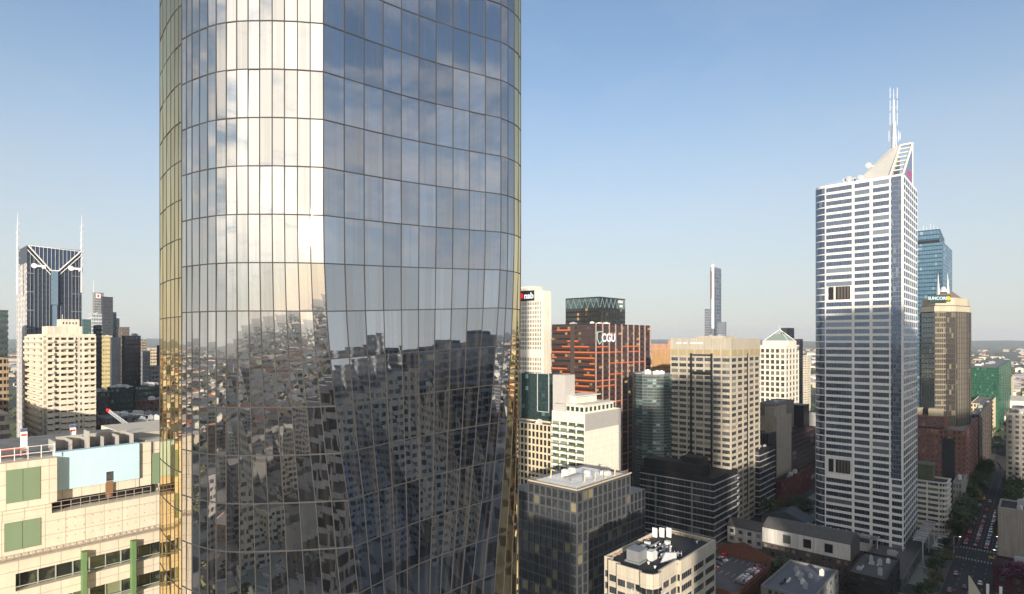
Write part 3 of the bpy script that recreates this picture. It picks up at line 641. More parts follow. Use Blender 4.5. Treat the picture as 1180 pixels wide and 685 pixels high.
# cream balcony block
mCreamB = wall_mat('off_white_render', (0.62, 0.60, 0.54), 0.7, 0.1); C5 = P(1091, 334); zt_ = gz(557, 334)
arc5 = [C5+d1*(3.5-3.5*math.sin(t))+d2*(3.5-3.5*math.cos(t)) for t in [R(a) for a in (0, 22, 45, 67, 90)]]
pl5 = arc5+[C5+d2*16, C5+d2*16+d1*26, C5+d1*26]
b = Building('apartment_block', 'white low apartment block wrapped in rounded balcony bands beside the white tower', pl5, zt_, mCreamB, ROOFD, 'apartment building')
segs = [(pl5[-1], pl5[0])]+list(zip(arc5, arc5[1:]))+[(arc5[-1], pl5[5])]
segs = [(pl5[-1], arc5[0])]+list(zip(arc5, arc5[1:]))+[(arc5[-1], pl5[5])]
for q, (A, B) in enumerate(segs):
    L = (B-A).length; b.facade(A, B, 1, zt_, 3.0, max(1, int(L/4.5)), 0.86, 0.55, 0.7, False, gDark, ext=False); 
    b.facade(A, B, 1, zt_, 3.0, max(1, int(L/4.5)), 0.86, 0.55, 0.25, True, None, bands=False, ext=False, fn=lambda *a: None)
m = b.mb('roof_house', wall_mat('olive_render', (0.09, 0.10, 0.06), 0.8)); p = C5+d1*14+d2*9; m.gbox((p.x, p.y, zt_-1), 10, 14, 9)
m.gbox((p.x, p.y, zt_+8), 11, 15, 0.5)
b.finish()

# green block and the low cream block in front of it
mGr = wall_mat('green_glazed_tile', (0.02, 0.105, 0.062), 0.35, 0.2, 0.2)
gGr = pane_mat('green_dark_glass', (0.01, 0.045, 0.03), 0.2, (0.5, 0.8, 0.6), (0.1, 0.3, 0.2), 0.2)
b = simple('green_office_block', 'bright green faceted office block far off on the right, before the suburbs', 1151, 720, 1112, 1165, 424, mGr, gGr, 3.6, 14, 6, 0.72, 0.6, 0.4, clutter=6, seed=9, roof=ROOF, finish=False, smax=8)
rgx = random.Random(5)
m = b.mb('facet_panel', mGr); pl = b.plan
for q in range(120):
    u = rgx.random(); k = rgx.randrange(0, int(b.ztop/3.6)-1); A, B = pl[3], pl[0]; p = A+(B-A)*u
    m.obox((*(p-d2*0.7), 2+k*3.6), (*((B-A).normalized()*2.4), 0), (*(d2*0.25), 0), (0, 0, 2.2))
b.finish()
simple('low_office_block', 'low sunlit cream block with a row of arches in front of the green office block', 1140, 640, 1118, 1168, 466, wall_mat('arch_block_cream', (0.62, 0.52, 0.34), 0.8), gDark, 4.5, 6, 8, 0.6, 0.6, 0.4, clutter=8, seed=4, smax=7)  # cream is the block's own wall colour
simple('low_office_block', 'small pale two part block on the left kerb of the tree lined street', 1131, 520, 1122, 1139, 499, wall_mat('pale_plaster', (0.6, 0.55, 0.45)), gWarm, 3.6, 3, 4, 0.6, 0.55, clutter=3, seed=8)
simple('town_house', 'grey stone building with a low pitched roof just beyond the balcony block', 1108, 372, 1098, 1114, 557, wall_mat('grey_stone', (0.30, 0.29, 0.27)), gDark, 3.8, 3, 5, 0.5, 0.55, clutter=1, seed=2)
simple('office_block', 'dark brown block between the dark gridded tower and the street trees', 1128, 470, 1118, 1143, 478, wall_mat('brown_dark', (0.07, 0.055, 0.045)), gBlk, 3.6, 4, 6, 0.7, 0.5, clutter=3, seed=12)
# stone building at the right frame edge; its street front runs back to the right
def leftface(name, label, xs, D, ytop, L1, L2, wm, pane, nb_f, nb_s, pitch, **kw):
    """block on the right of the street: front face towards us starts at column xs and runs to the right"""
    A = P(xs, D); C_ = A-d1*L1          # A is its left corner, C_ near right corner
    pl_ = [C_, C_+d2*L2, A+d2*L2, A]
    b_ = Building(name, label, pl_, gz(ytop, D), wm, kw.get('roof'), 'office building', maxpanes=100)
    b_.facade(A, C_, 1, b_.ztop-0.5, pitch, nb_f, kw.get('wf', 0.5), 0.55, 0.35, True, pane)
    b_.facade(A+d2*L2, A, 1, b_.ztop-0.5, pitch, nb_s, kw.get('wf', 0.5), 0.55, 0.35, True, pane)
    b_.roofstuff(kw.get('clutter', 3), kw.get('seed', 5))
    b_.finish(); return b_
leftface('stone_office', 'tall grey stone office with square punched windows cut by the right picture edge', 1160, 420, 476, 30, 25, wall_mat('grey_stone_office', (0.32, 0.30, 0.27)), gDark, 8, 7, 3.7)
b = leftface('blank_wall_block', 'plain concrete walled block with a dark flat roof at the right picture edge', 1151, 283, 584, 30, 20, wall_mat('beige_concrete_wall', (0.30, 0.27, 0.235), 0.85, 0.15, 0.3, 0, (2.4, 1.3)), gDark, 1, 1, 60, roof=ROOFD, wf=0.01)
leftface('low_office_block', 'dark low block with red awning hidden in shade at the lower right corner', 1146, 262, 648, 30, 12, wall_mat('maroon_wall', (0.07, 0.02, 0.03)), gDark, 6, 4, 3.6, roof=ROOFD, clutter=6)
leftface('office_block', 'brown block just right of the street end, beneath the green block', 1166, 560, 470, 40, 30, wall_mat('grey_brown', (0.2, 0.18, 0.15)), gDark, 8, 7, 3.7)

# ------------------------------------------------------------------ middle right
mWC = wall_mat('white_cube_concrete', (0.72, 0.68, 0.58), 0.6, 0.08)
b = simple('pyramid_roof_office', 'square white office block with big dark windows and a small glass pyramid on top', 905, 600, 876, 920, 398, mWC, gDark, 5.6, 5, 4, 0.68, 0.68, 0.6, clutter=0, topband=3, finish=False)
cc = b.c; zt_ = b.ztop; m = b.mb('pyramid_base', mWC); m.gbox((cc.x, cc.y, zt_-1), 26, 26, 5.6)
m = b.mb('glass_pyramid', pane_mat('pale_green_glass', (0.25, 0.32, 0.26), 0.3, (0.7, 0.8, 0.7), amount=0.1)); s9 = 12
cn_ = [cc+d2*s9-d1*s9, cc+d2*s9+d1*s9, cc-d2*s9+d1*s9, cc-d2*s9-d1*s9]; zt2 = zt_+4.6
m.hull([(p.x, p.y, zt2) for p in cn_], [(cc.x+(p.x-cc.x)*0.4, cc.y+(p.y-cc.y)*0.4, zt2+7) for p in cn_])
m = b.mb('pyramid_frame', WHITE)
for p in cn_: m.rod((p.x, p.y, zt2), (cc.x, cc.y, zt2+12), 0.3, 4)
m.rod((cc.x, cc.y, zt2+11), (cc.x, cc.y, zt2+17), 0.15, 4)
b.finish()
simple('dark_tower', 'black slim tower with a pale logo rising behind the white pyramid roofed block', 909, 780, 900, 915, 378, wall_mat('black_tower', (0.03, 0.035, 0.045)), gBlk, 3.7, 6, 3, 0.8, 0.6, 0.2, clutter=0)
simple('dark_tower', 'lower black tower stepping down right of the white pyramid roofed block', 919, 740, 911, 925, 391, wall_mat('black_tower', (0.03, 0.035, 0.045)), gBlk, 3.7, 6, 3, 0.8, 0.6, 0.2, clutter=1)
simple('far_block', 'small pale block peeping out left of the white tower at the skyline', 929, 900, 922, 934, 410, wall_mat('pale_far', (0.6, 0.55, 0.45)), gWarm, 3.7, 4, 3, 0.6, 0.5, clutter=1)

# beige office tower
mBg = wall_mat('beige_concrete_tower', (0.42, 0.38, 0.31), 0.75, 0.08, 0.2)
b = simple('office_tower', 'broad beige concrete office tower with dark window bands, left of the white pyramid roofed block', 842, 345, 773, 875, 390, mBg, gDark, 3.55, 7, 5, 0.86, 0.58, 0.4, clutter=0, topband=11, finish=False)
pl = b.plan; zt_ = b.ztop
L1 = (pl[3]-pl[0]).length; L2 = (pl[1]-pl[0]).length
m = b.mb('louvre_band', plain('louvre_ochre', (0.36, 0.29, 0.16)))
for q in range(7): m.obox((*(pl[3]-d1*(0.6+q*L1/7)-d2*0.62), zt_-10.4), (*(-d1*(L1/7*0.78)), 0), (*(d2*0.14), 0), (0, 0, 3.6))
for q in range(5): m.obox((*(pl[0]+d2*(0.6+q*L2/5)-d1*0.62), zt_-10.4), (*(d2*(L2/5*0.78)), 0), (*(d1*0.14), 0), (0, 0, 3.6))
m = b.mb('dark_stair_strip', gBlk)
for l0 in (L1*0.28, L1*0.62):
    m.obox((*(pl[0]+d1*l0-d2*0.72), 12), (*(d1*1.3), 0), (*(d2*0.2), 0), (0, 0, zt_-21))
m.obox((*(pl[0]+d2*L2*0.52-d1*0.72), 12), (*(d2*1.2), 0), (*(d1*0.2), 0), (0, 0, zt_-21))
m = b.mb('recess_frame', gBlk)
m.obox((*(pl[0]+d1*(L1*0.28)-d2*0.85), zt_-10.6), (*(d1*(L1*0.34+1.3)), 0), (*(d2*0.2), 0), (0, 0, 1.0))
m.obox((*(pl[0]+d1*(L1*0.28)-d2*0.85), zt_-22), (*(d1*(L1*0.34+1.3)), 0), (*(d2*0.2), 0), (0, 0, 2.0))
m = b.mb('roof_letter', WHITE)
for q, w in enumerate((3.2, 2.4, 4, 3.4)): m.obox((*(pl[3]-d1*(4+q*4.6)-d2*0.68), zt_-3.4), (*(-d1*w), 0), (*(d2*0.2), 0), (0, 0, 0.8))
m = b.mb('roof_house', mBg); m.gbox((b.c.x, b.c.y, zt_-1), 16, 18, 2.6)
b.roofstuff(5, 77, 3); b.finish()

# black building with white balcony edge bands
mBk = wall_mat('black_cladding', (0.018, 0.018, 0.02), 0.5, 0.2)
b = Building('banded_black_office', 'black office block with thin white floor edges standing in front of the beige tower', rect(822, 318, 738, 850), gz(552, 318), mBk, ROOFD)
pl = b.plan; wb = b.mb('floor_edge', plain('pale_floor_edge', (0.42, 0.42, 0.42)))
nf = int((b.ztop-3)/3.7)
for A, B, nb in ((pl[3], pl[0], 12), (pl[0], pl[1], 6)):
    b.facade(A, B, 2, b.ztop-3.2, 3.7, nb, 0.94, 0.86, 0.12, True, gBlk, sub=1)
    e = (B-A).normalized(); nn = Vector((e.y, -e.x)); L = (B-A).length
    for k in range(nf+1):
        wb.obox((A.x, A.y, 2+k*3.7*(b.ztop-5.2)/(nf*3.7)-0.15), (*(e*(L+(0.8 if nb == 12 else 0))), 0), (*(nn*0.8), 0), (0, 0, 0.32))
wl_ = b.mb('balcony_panel', plain('balcony_pale', (0.55, 0.55, 0.55)))
for k in range(nf): wl_.obox((*(pl[1]-d2*(3.2)-d1*1.1), 2+k*3.7), (*(d2*3.4), 0), (*(d1*0.25), 0), (0, 0, 1.3))
for l0 in (0.26, 0.76):
    gc_ = MB(); gc_.obox((*(pl[0]+d1*((pl[3]-pl[0]).length*l0)-d2*0.5), 2), (*(d1*0.9), 0), (*(d2*0.2), 0), (0, 0, b.ztop-6)); gc_.obj('pale_service_strip', plain('strip_green_grey', (0.16, 0.22, 0.21)), b.root)
m = b.mb('roof_house', mBk); Lq = (pl[3]-pl[0]).length
m.prism([pl[0]+d1*7+d2*2, pl[0]+d1*7+d2*12, pl[3]+d2*12-d1*1, pl[3]+d2*2-d1*1], b.ztop-1, b.ztop+5.5)
m.prism([pl[0]+d1*10+d2*8, pl[0]+d1*10+d2*16, pl[0]+d1*22+d2*16, pl[0]+d1*22+d2*8], b.ztop+5.5, b.ztop+8.5)
b.roofstuff(3, 6, 3, z=b.ztop+5.6); b.finish()
# banded black block to the right of the beige tower
b = Building('banded_black_office', 'narrow black block with white floor edges tucked against the right side of the beige tower', rect(875, 372, 868, 892, L1=14), gz(519, 372), mBk, ROOFD)
pl = b.plan; wb = b.mb('floor_edge', plain('pale_floor_edge', (0.42, 0.42, 0.42)))
for A, B, nb in ((pl[3], pl[0], 4), (pl[0], pl[1], 6)):
    b.facade(A, B, 2, b.ztop-1, 3.7, nb, 0.94, 0.86, 0.12, True, gBlk)
    e = (B-A).normalized(); nn = Vector((e.y, -e.x)); L = (B-A).length
    for k in range(int(b.ztop/3.7)): wb.obox((A.x, A.y, 2+k*3.7-0.15), (*(e*(L+0.7)), 0), (*(nn*0.7), 0), (0, 0, 0.4))
b.roofstuff(3, 8, 2.5); b.finish()

# maroon banded building with a black plant box and the low red building
mMar = wall_mat('maroon_spandrel', (0.13, 0.035, 0.04), 0.6, 0.15)
b = simple('maroon_office', 'dark office with maroon bands and a black rooftop box left of the white tower', 899, 430, 888, 945, 497, mMar, gTeal, 3.7, 4, 11, 0.94, 0.62, 0.35, piers=False, clutter=2, finish=False, roof=ROOFD)
m = b.mb('roof_house', mBk); p = b.c; m.gbox((p.x-2, p.y-8, b.ztop-1), 14, 10, 17); m.gbox((p.x+14, p.y+2, b.ztop-1), 14, 12, 9)
m2 = b.mb('white_plant_box', PLANT2); m2.gbox((p.x+10, p.y-6, b.ztop-1), 6, 5, 10)
b.finish()
simple('red_office', 'low red walled building with upright windows in front of the maroon banded office', 900, 395, 889, 934, 556, wall_mat('red_render', (0.13, 0.032, 0.03)), gDark, 3.8, 4, 12, 0.5, 0.6, 0.3, clutter=3, seed=22, roof=ROOFD)
simple('grey_block', 'plain grey block with a recessed top below the white pyramid roofed block', 893, 425, 872, 915, 466, wall_mat('warm_grey_concrete', (0.24, 0.21, 0.18)), gDark, 40, 0, 0, clutter=5, seed=31)
b = simple('fluted_grey_block', 'dark ribbed low block beside the beige tower under the pale stepped roofs', 886, 405, 872, 910, 500, wall_mat('ribbed_dark', (0.06, 0.06, 0.065)), gBlk, 30, 4, 14, 0.5, 0.95, 0.5, clutter=4, seed=33)
b = Building('stepped_roof_house', 'pale flat topped plant house in two steps on the low roofs beside the beige tower', rect(895, 415, 874, 912), gz(481, 415), wall_mat('pale_tan', (0.42, 0.36, 0.28)), ROOFW)
pl = b.plan; b.wall.prism([pl[0]+d2*4+d1*3, pl[1]-d2*2+d1*3, pl[2]-d2*2-d1*3, pl[3]+d2*4-d1*3], b.ztop-1, gz(471, 415)); b.finish()
# pair of far slim towers
b = Building('residential_supertall', 'slender tall blue and white tower rising alone on the skyline behind the beige tower', rect(823, 1500, 818.5, 831), gz(308, 1500), wall_mat('supertall_grey', (0.13, 0.15, 0.19), 0.35), cat='skyscraper')
pl = b.plan; b.facade(pl[3], pl[0], 5, b.ztop, 9, 2, 0.8, 0.8, 0.4, True, gSky, ext=False); b.facade(pl[0], pl[1], 5, b.ztop-4, 9, 3, 0.75, 0.8, 0.4, True, gBlue, ext=False)
m = b.mb('steel_blade', plain('blade_white', (0.8, 0.8, 0.8))); m.obox((*(pl[0]-d2*2), 5), (*(d1*6), 0), (*(d2*1.8), 0), (0, 0, b.ztop+2))
m = b.mb('gold_lift_shaft', plain('dark_brown', (0.12, 0.05, 0.04))); m.obox((*(pl[3]-d2*2.2-d1*1), b.ztop-80), (*(-d1*4), 0), (*(d2*1.8), 0), (0, 0, 70))
b.finish()
simple('slim_tower', 'low grey tower standing against the left foot of the slender skyline tower', 816, 1400, 812, 819, 356, wall_mat('grey_slim', (0.25, 0.27, 0.3)), gBlue, 6, 3, 2, 0.7, 0.6, 0.4, clutter=0)
simple('slim_tower', 'low grey tower standing against the right foot of the slender skyline tower', 832, 1400, 827, 837, 371, wall_mat('grey_slim', (0.25, 0.27, 0.3)), gBlue, 6, 3, 2, 0.7, 0.6, 0.4, clutter=0)

# orange brown block
b = simple('brown_office', 'orange brown block with upright ribs between the orange striped tower and beige tower', 776, 520, 751, 790, 403, wall_mat('tan_ribs', (0.45, 0.27, 0.13), 0.7), gDark, 4, 14, 3, 0.45, 0.5, 0.4, clutter=4, seed=41, topband=14, finish=False)
m = b.mb('roof_house', wall_mat('pink_tan', (0.5, 0.28, 0.2))); m.gbox((b.c.x-6, b.c.y, b.ztop-1), 14, 14, 6); m.gbox((b.c.x+6, b.c.y-3, b.ztop-1), 12, 10, 9); b.finish()

# curved dark glass building
D_ = 372; c0 = P(775, D_-6); 
cv_ = [P(728.5, D_+22), P(729.5, D_+8), P(733, D_+1), P(740, D_-3), P(752, D_-5), P(765, D_-5), P(775, D_-2), P(782, D_+6), P(782, D_+30), P(740, D_+34)]
b = Building('dark_glass_block', 'dark block wrapped in fine horizontal louvres with a rounded left corner, beside the beige tower', cv_, gz(431, D_), wall_mat('louvre_dark_grey', (0.10, 0.11, 0.11), 0.5), ROOFW)
for q in range(0, 6):
    A, B = cv_[q], cv_[q+1]; b.facade(A, B, 1, b.ztop-1, 1.85, max(1, int((B-A).length/2.2)), 0.94, 0.6, 0.25, False, gTeal, ext=False)
b.facade(cv_[6], cv_[7], 1, b.ztop-1, 3.7, 2, 0.9, 0.8, 0.1, True, gBlk, ext=False)
b.roofstuff(3, 51, 5, ROOFW); b.finish()

# orange striped tower with the CGU sign
mBr = wall_mat('brown_spandrel', (0.07, 0.038, 0.034), 0.4, 0.15); mOr = plain('orange_spandrel', (0.60, 0.13, 0.03), 0.45); mPk = plain('pink_rib', (0.42, 0.30, 0.27), 0.4)
b = Building('striped_office', 'dark brown office tower striped with orange panels and white CGU lettering', rect(686, 397, 636, 749), gz(373, 397), wall_mat('brown_tower_core', (0.03, 0.02, 0.02)), ROOFD, cat='skyscraper')
pl = b.plan; L1 = (pl[3]-pl[0]).length; L2 = (pl[1]-pl[0]).length
rgx = random.Random(12); nf = int((b.ztop-4)/3.8)
orl = []
for fc in (0, 1):
    A, B = ((pl[3], pl[0]), (pl[0], pl[1]))[fc]; e = (B-A).normalized(); nn = Vector((e.y, -e.x)); L = (B-A).length; nb = 8 if fc == 0 else 9
    b.facade(A, B, 3, b.ztop-1, 3.8, nb*2, 0.9, 0.5, 0.1, False, gLit, ext=False, wallpart=b.mb('dark_band', mBr))
    for k in range(nf):
        z = 3+k*3.8*(b.ztop-4)/(nf*3.8)
        m = MB(); m.obox((*(A+nn*0.12), z+0.1), (*(e*L), 0), (*(nn*0.2), 0), (0, 0, 1.2)); m.obj('brown_spandrel', mBr, b.root)
        kk = 0
        while kk < nb:
            run = rgx.choice((1, 2, 2, 3)); isor = rgx.random() < (0.44 if fc == 0 else 0.36)
            run = min(run, nb-kk)
            if isor:
                m = MB(); m.obox((*(A+e*(kk*L/nb+0.1)+nn*0.2), z+0.25), (*(e*(run*L/nb-0.2)), 0), (*(nn*0.25), 0), (0, 0, 0.85)); orl.append(m)
            kk += run
for q, m in enumerate(sorted(orl, key=lambda m: -m.v[0][2])[:100]): m.obj('orange_panel', mOr, b.root)
if len(orl) > 100:
    m = MB()
    for q in sorted(orl, key=lambda m: -m.v[0][2])[100:]: m.obox(q.v[0], Vector(q.v[1])-Vector(q.v[0]), Vector(q.v[3])-Vector(q.v[0]), Vector(q.v[4])-Vector(q.v[0]))
    o_ = m.obj('orange_panel', mOr, b.root); o_['kind'] = 'stuff'
for q in range(10):
    m = MB(); p = pl[0]+d2*(q*L2/9*0.995)-d1*0.75; m.obox((*p, 2), (*(d2*0.45), 0), (*(d1*0.7), 0), (0, 0, b.ztop-2)); m.obj('pale_rib', mPk, b.root)
m = b.mb('dark_recess', plain('recess_brown', (0.06, 0.045, 0.04))); m.obox((*(pl[0]+d1*L1*0.46-d2*0.6), 2), (*(d1*L1*0.09), 0), (*(d2*0.5), 0), (0, 0, b.ztop-3))
sgc = emis_mat('sign_white', (0.95, 1.0, 0.98), 0.8)
n3 = Vector((-d1.x, -d1.y, 0))
p = pl[0]+d2*(L2*0.20)-d1*1.0
text_mesh('lettering', 'CGU', sgc, b.root, (*(p), b.ztop-9.8), (*d2, 0), (0, 0, 1), 8.0, 0.15, 0.12)
m = MB(); sh = [(-2.9, 3.2), (-2.6, -1.5), (0, -5), (3.0, -2.6)]; q0 = pl[0]+d2*(L2*0.05)-d1*0.95
pts = [Vector((*(q0+d2*u), b.ztop-9+v)) for u, v in sh]
for a_, c_ in zip(pts, pts[1:]): m.rod(a_, c_, 0.3, 5)
m.rod(pts[0], Vector((*(q0+d2*3.4), b.ztop-5.4)), 0.3, 5)
m.obj('shield_outline', emis_mat('sign_green_white', (0.6, 0.95, 0.8), 0.6), b.root)
b.roofstuff(6, 61, 5); b.finish()

# black tower with pale roof sign behind
b = simple('dark_tower', 'black glass tower with a lattice top storey directly behind the orange striped tower', 691, 480, 652, 720, 342, wall_mat('black_steel', (0.018, 0.017, 0.017), 0.4), gLit, 3.8, 12, 9, 0.84, 0.6, 0.25, clutter=2, topband=0.5, finish=False, cat='skyscraper')
pl = b.plan; m = b.mb('top_truss', plain('truss_grey', (0.16, 0.17, 0.18)))
for A, B in ((pl[3], pl[0]), (pl[0], pl[1])):
    e = (B-A).normalized(); nn = Vector((e.y, -e.x)); L = (B-A).length; n_ = 6
    gl_ = b.mb('top_glazing', gTeal); gl_.obox((*(A+nn*0.3), b.ztop-9), (*(e*L), 0), (*(nn*0.1), 0), (0, 0, 8))
    for q in range(n_):
        a0 = A+e*(L*q/n_)+nn*0.6; a1 = A+e*(L*(q+0.5)/n_)+nn*0.6; a2 = A+e*(L*(q+1)/n_)+nn*0.6
        m.rod((*a0, b.ztop-8.8), (*a1, b.ztop-1.2), 0.25, 4); m.rod((*a1, b.ztop-1.2), (*a2, b.ztop-8.8), 0.25, 4)
p = pl[0]+d2*((pl[1]-pl[0]).length*0.78)-d1*0.9; m = b.mb('sign_mark', WHITE)
for q in range(3): m.obox((*(p+d2*(q*2.4-3)), b.ztop-4.0), (*(d2*1.6), 0), (*(d1*0.2), 0), (0, 0, 2.2))
m.obox((*(p-d2*1), b.ztop-7.4), (*(d2*4.4), 0), (*(d1*0.2), 0), (0, 0, 1.8))
b.finish()

# white framed tower with the nab sign
mNab = wall_mat('white_precast', (0.70, 0.66, 0.56), 0.6, 0.06)
pl = rect(627, 430, 560, 635, L2=None)
b = Building('office_tower', 'white framed tower with small windows and a black sign reading nab, beside the glass skyscraper', pl, gz(335, 430), mNab, cat='skyscraper', parapet=1.0)
zt_ = b.ztop; L1 = (pl[3]-pl[0]).length
b.facade(pl[3]-d1*2, pl[0]+d1*2.5, 4, gz(412, 430), 3.4, 34, 0.66, 0.66, 0.3, True, gDark, ext=False)
b.facade(pl[3]-d1*2, pl[0]+d1*2.5, gz(404, 430), gz(347, 430), 3.4, 34, 0.66, 0.66, 0.3, True, gDark, ext=False)
b.wall.obox((*(pl[0]-d2*0.7), 0), (*(d1*2.5), 0), (*(d2*0.7), 0), (0, 0, zt_)); b.wall.obox((*(pl[0]+d1*2.5-d2*0.7), gz(347, 430)), (*(d1*(L1-2.5)), 0), (*(d2*0.7), 0), (0, 0, zt_-gz(347, 430)))
b.wall.obox((*(pl[0]+d1*2.5-d2*0.7), gz(412, 430)), (*(d1*(L1-4)), 0), (*(d2*0.7), 0), (0, 0, gz(404, 430)-gz(412, 430)))
s0 = along(pl[0], d1, 616.5); s1_ = along(pl[0], d1, 596); m = b.mb('sign_board', DARK)
m.obox((*(pl[0]+d1*s0-d2*1.0), gz(346, 430)), (*(d1*(s1_-s0+3)), 0), (*(d2*0.3), 0), (0, 0, 7.6))
sn0 = along(pl[0], d1, 610.5)
text_mesh('lettering', 'nab', sgc, b.root, (*(pl[0]+d1*sn0-d2*1.15), gz(340.5, 430)+0.2), (*(-d1), 0), (0, 0, 1), 6.4, 0.1, 0.12)
sn1 = along(pl[0], d1, 602); m = MB(); c_ = Vector((*(pl[0]+d1*sn1-d2*1.2), gz(340, 430)+0.1)); e3 = Vector((-d1.x, -d1.y, 0)); st = []
for q in range(14): r_ = (2.6 if q % 2 == 0 else 1.4); a_ = 2*math.pi*q/14; st.append(c_+e3*math.cos(a_)*r_+Vector((0, 0, 1))*math.sin(a_)*r_)
m.hull([p_+Vector((*(d2*0.15), 0)) for p_ in st], st); m.obj('star_emblem', emis_mat('emblem_red', (0.9, 0.02, 0.03), 0.8), b.root)
m = b.mb('roof_house', mNab); m.gbox((b.c.x+8, b.c.y, zt_-1), 10, 20, 5.5); b.finish()

# teal glass block with white outline frames, and gridded cream block below
b = simple('teal_glass_block', 'dark teal glass block with white outline frames behind the white balcony apartments', 640, 345, 560, 650, 432, wall_mat('teal_dark', (0.02, 0.04, 0.04), 0.4), gTeal, 3.7, 22, 2, 0.92, 0.7, 0.1, clutter=4, seed=71, finish=False, roof=ROOFD)
pl = b.plan; m = b.mb('outline_frame', STEEL)
def frm(xa, xb, y0, y1):
    a_ = along(pl[0], d1, xa); b_ = along(pl[0], d1, xb); Dm = (pl[0]+d1*(a_+b_)/2).y; z0_, z1_ = gz(y1, Dm), gz(y0, Dm)
    for l in (a_, b_): m.obox((*(pl[0]+d1*l-d2*0.5), z0_), (*(d1*0.35), 0), (*(d2*0.3), 0), (0, 0, z1_-z0_))
    for z in (z0_, z1_): m.obox((*(pl[0]+d1*a_-d2*0.5), z), (*(d1*(b_-a_+0.35)), 0), (*(d2*0.3), 0), (0, 0, 0.35))
frm(633, 620, 431, 475); frm(601, 590, 427, 480); b.finish()
simple('gridded_office', 'cream office block with a regular grid of square windows beside the glass skyscraper', 640, 300, 560, 655, 491, wall_mat('cream_grid', (0.62, 0.52, 0.36), 0.75, 0.08), gBlk, 3.7, 19, 3, 0.74, 0.74, 0.4, clutter=2, seed=72)

# white balcony apartments
mAp = wall_mat('white_render_apartment', (0.70, 0.66, 0.56), 0.75, 0.07, 0.3, 0, (3.0, 2.9), 0.08)
b = Building('apartment_block', 'white apartment block with green planted balconies and a blank white side wall, mid picture', rect(674, 285, 636, 715), gz(477, 285), mAp, ROOFW, 'apartment building')
pl = b.plan; L1 = (pl[3]-pl[0]).length; L2 = (pl[1]-pl[0]).length; zt_ = b.ztop
b.facade(pl[3], pl[0], 1, zt_-4.5, 3.15, 4, 0.84, 0.66, 0.15, True, pane_mat('apartment_glass', (0.05, 0.07, 0.08), 0.3, (0.6, 0.75, 0.85), (0.4, 0.4, 0.36), 0.35), ext=False)
gp = leaf_mat('balcony_plants', (0.05, 0.10, 0.02), (0.12, 0.16, 0.04)); bi = 0
nf = int(round((zt_-5.5)/3.15))
for k in range(nf-1, max(nf-12, 0), -1):
    z = 1+k*(zt_-5.5)/nf
    for q in range(4):
        u = L1*q/4+0.3; w = L1/4-0.9
        m = MB(); m.obox((*(pl[0]+d1*u-d2*1.5), z), (*(d1*w), 0), (*(d2*1.5), 0), (0, 0, 0.2))
        m.obox((*(pl[0]+d1*u-d2*1.5), z+0.2), (*(d1*w), 0), (*(d2*0.1), 0), (0, 0, 0.8)); ob = m.obj('balcony', WHITE, b.root)
        m = MB(); rq = random.Random(k*9+q)
        for t in range(14):
            c_ = pl[0]+d1*(u+w*rq.random())-d2*(1.2-0.2*rq.random()); r_ = rq.uniform(0.2, 0.5); z_ = z+0.9+rq.random()*0.5
            m.quad((c_.x-r_, c_.y, z_-r_), (c_.x+r_, c_.y-r_, z_-r_), (c_.x+r_, c_.y, z_+r_), (c_.x-r_, c_.y+r_, z_+r_*0.6))
        pt_ = m.obj('planting', gp, b.root)
m = b.mb('grey_band', plain('grey_render', (0.36, 0.35, 0.33))); m.obox((*(pl[0]-d1*0.25), zt_-8.5), (*(d2*L2), 0), (*(d1*0.25), 0), (0, 0, 8.3))
m = b.mb('side_wall_edge', plain('grey_render2', (0.28, 0.28, 0.28))); m.obox((*(pl[1]-d2*1.6-d1*0.32), 0), (*(d2*1.6), 0), (*(d1*0.3), 0), (0, 0, zt_-8.6))
ph_ = b.mb('penthouse', mAp)
t1 = [pl[0]+d1*2.5+d2*3, pl[1]+d1*2.5-d2*3, pl[2]-d1*1-d2*3, pl[3]-d1*1+d2*3]
ph_.prism(t1, zt_-1, zt_+3.4); b.facade(t1[3], t1[0], zt_-0.5, zt_+3.2, 3.7, 6, 0.7, 0.6, 0.1, True, gTeal, ext=False); b.facade(t1[0], t1[1], zt_-0.5, zt_+3.2, 3.7, 7, 0.6, 0.6, 0.1, True, gTeal, ext=False)
ph_.prism([t1[0]-d1*1-d2*1, t1[1]-d1*1+d2*1, t1[2]+d2*1+d1*0.5, t1[3]-d2*1+d1*0.5], zt_+3.41, zt_+3.8)
t2 = [t1[0]+d1*7+d2*3, t1[1]+d1*7-d2*5, t1[2]-d2*5, t1[3]+d2*3]
ph_.prism(t2, zt_+3.8, zt_+7.2); ph_.prism([t2[0]-d1*2-d2*1, t2[1]-d1*2+d2*1, t2[2]+d2*1, t2[3]-d2*1], zt_+7.21, zt_+7.6)
m = b.mb('lift_house', plain('ribbed_grey', (0.45, 0.43, 0.40))); c_ = pl[3]+d2*6-d1*3; m.gbox((c_.x, c_.y, zt_-1), 8, 8, 19)
b.finish()

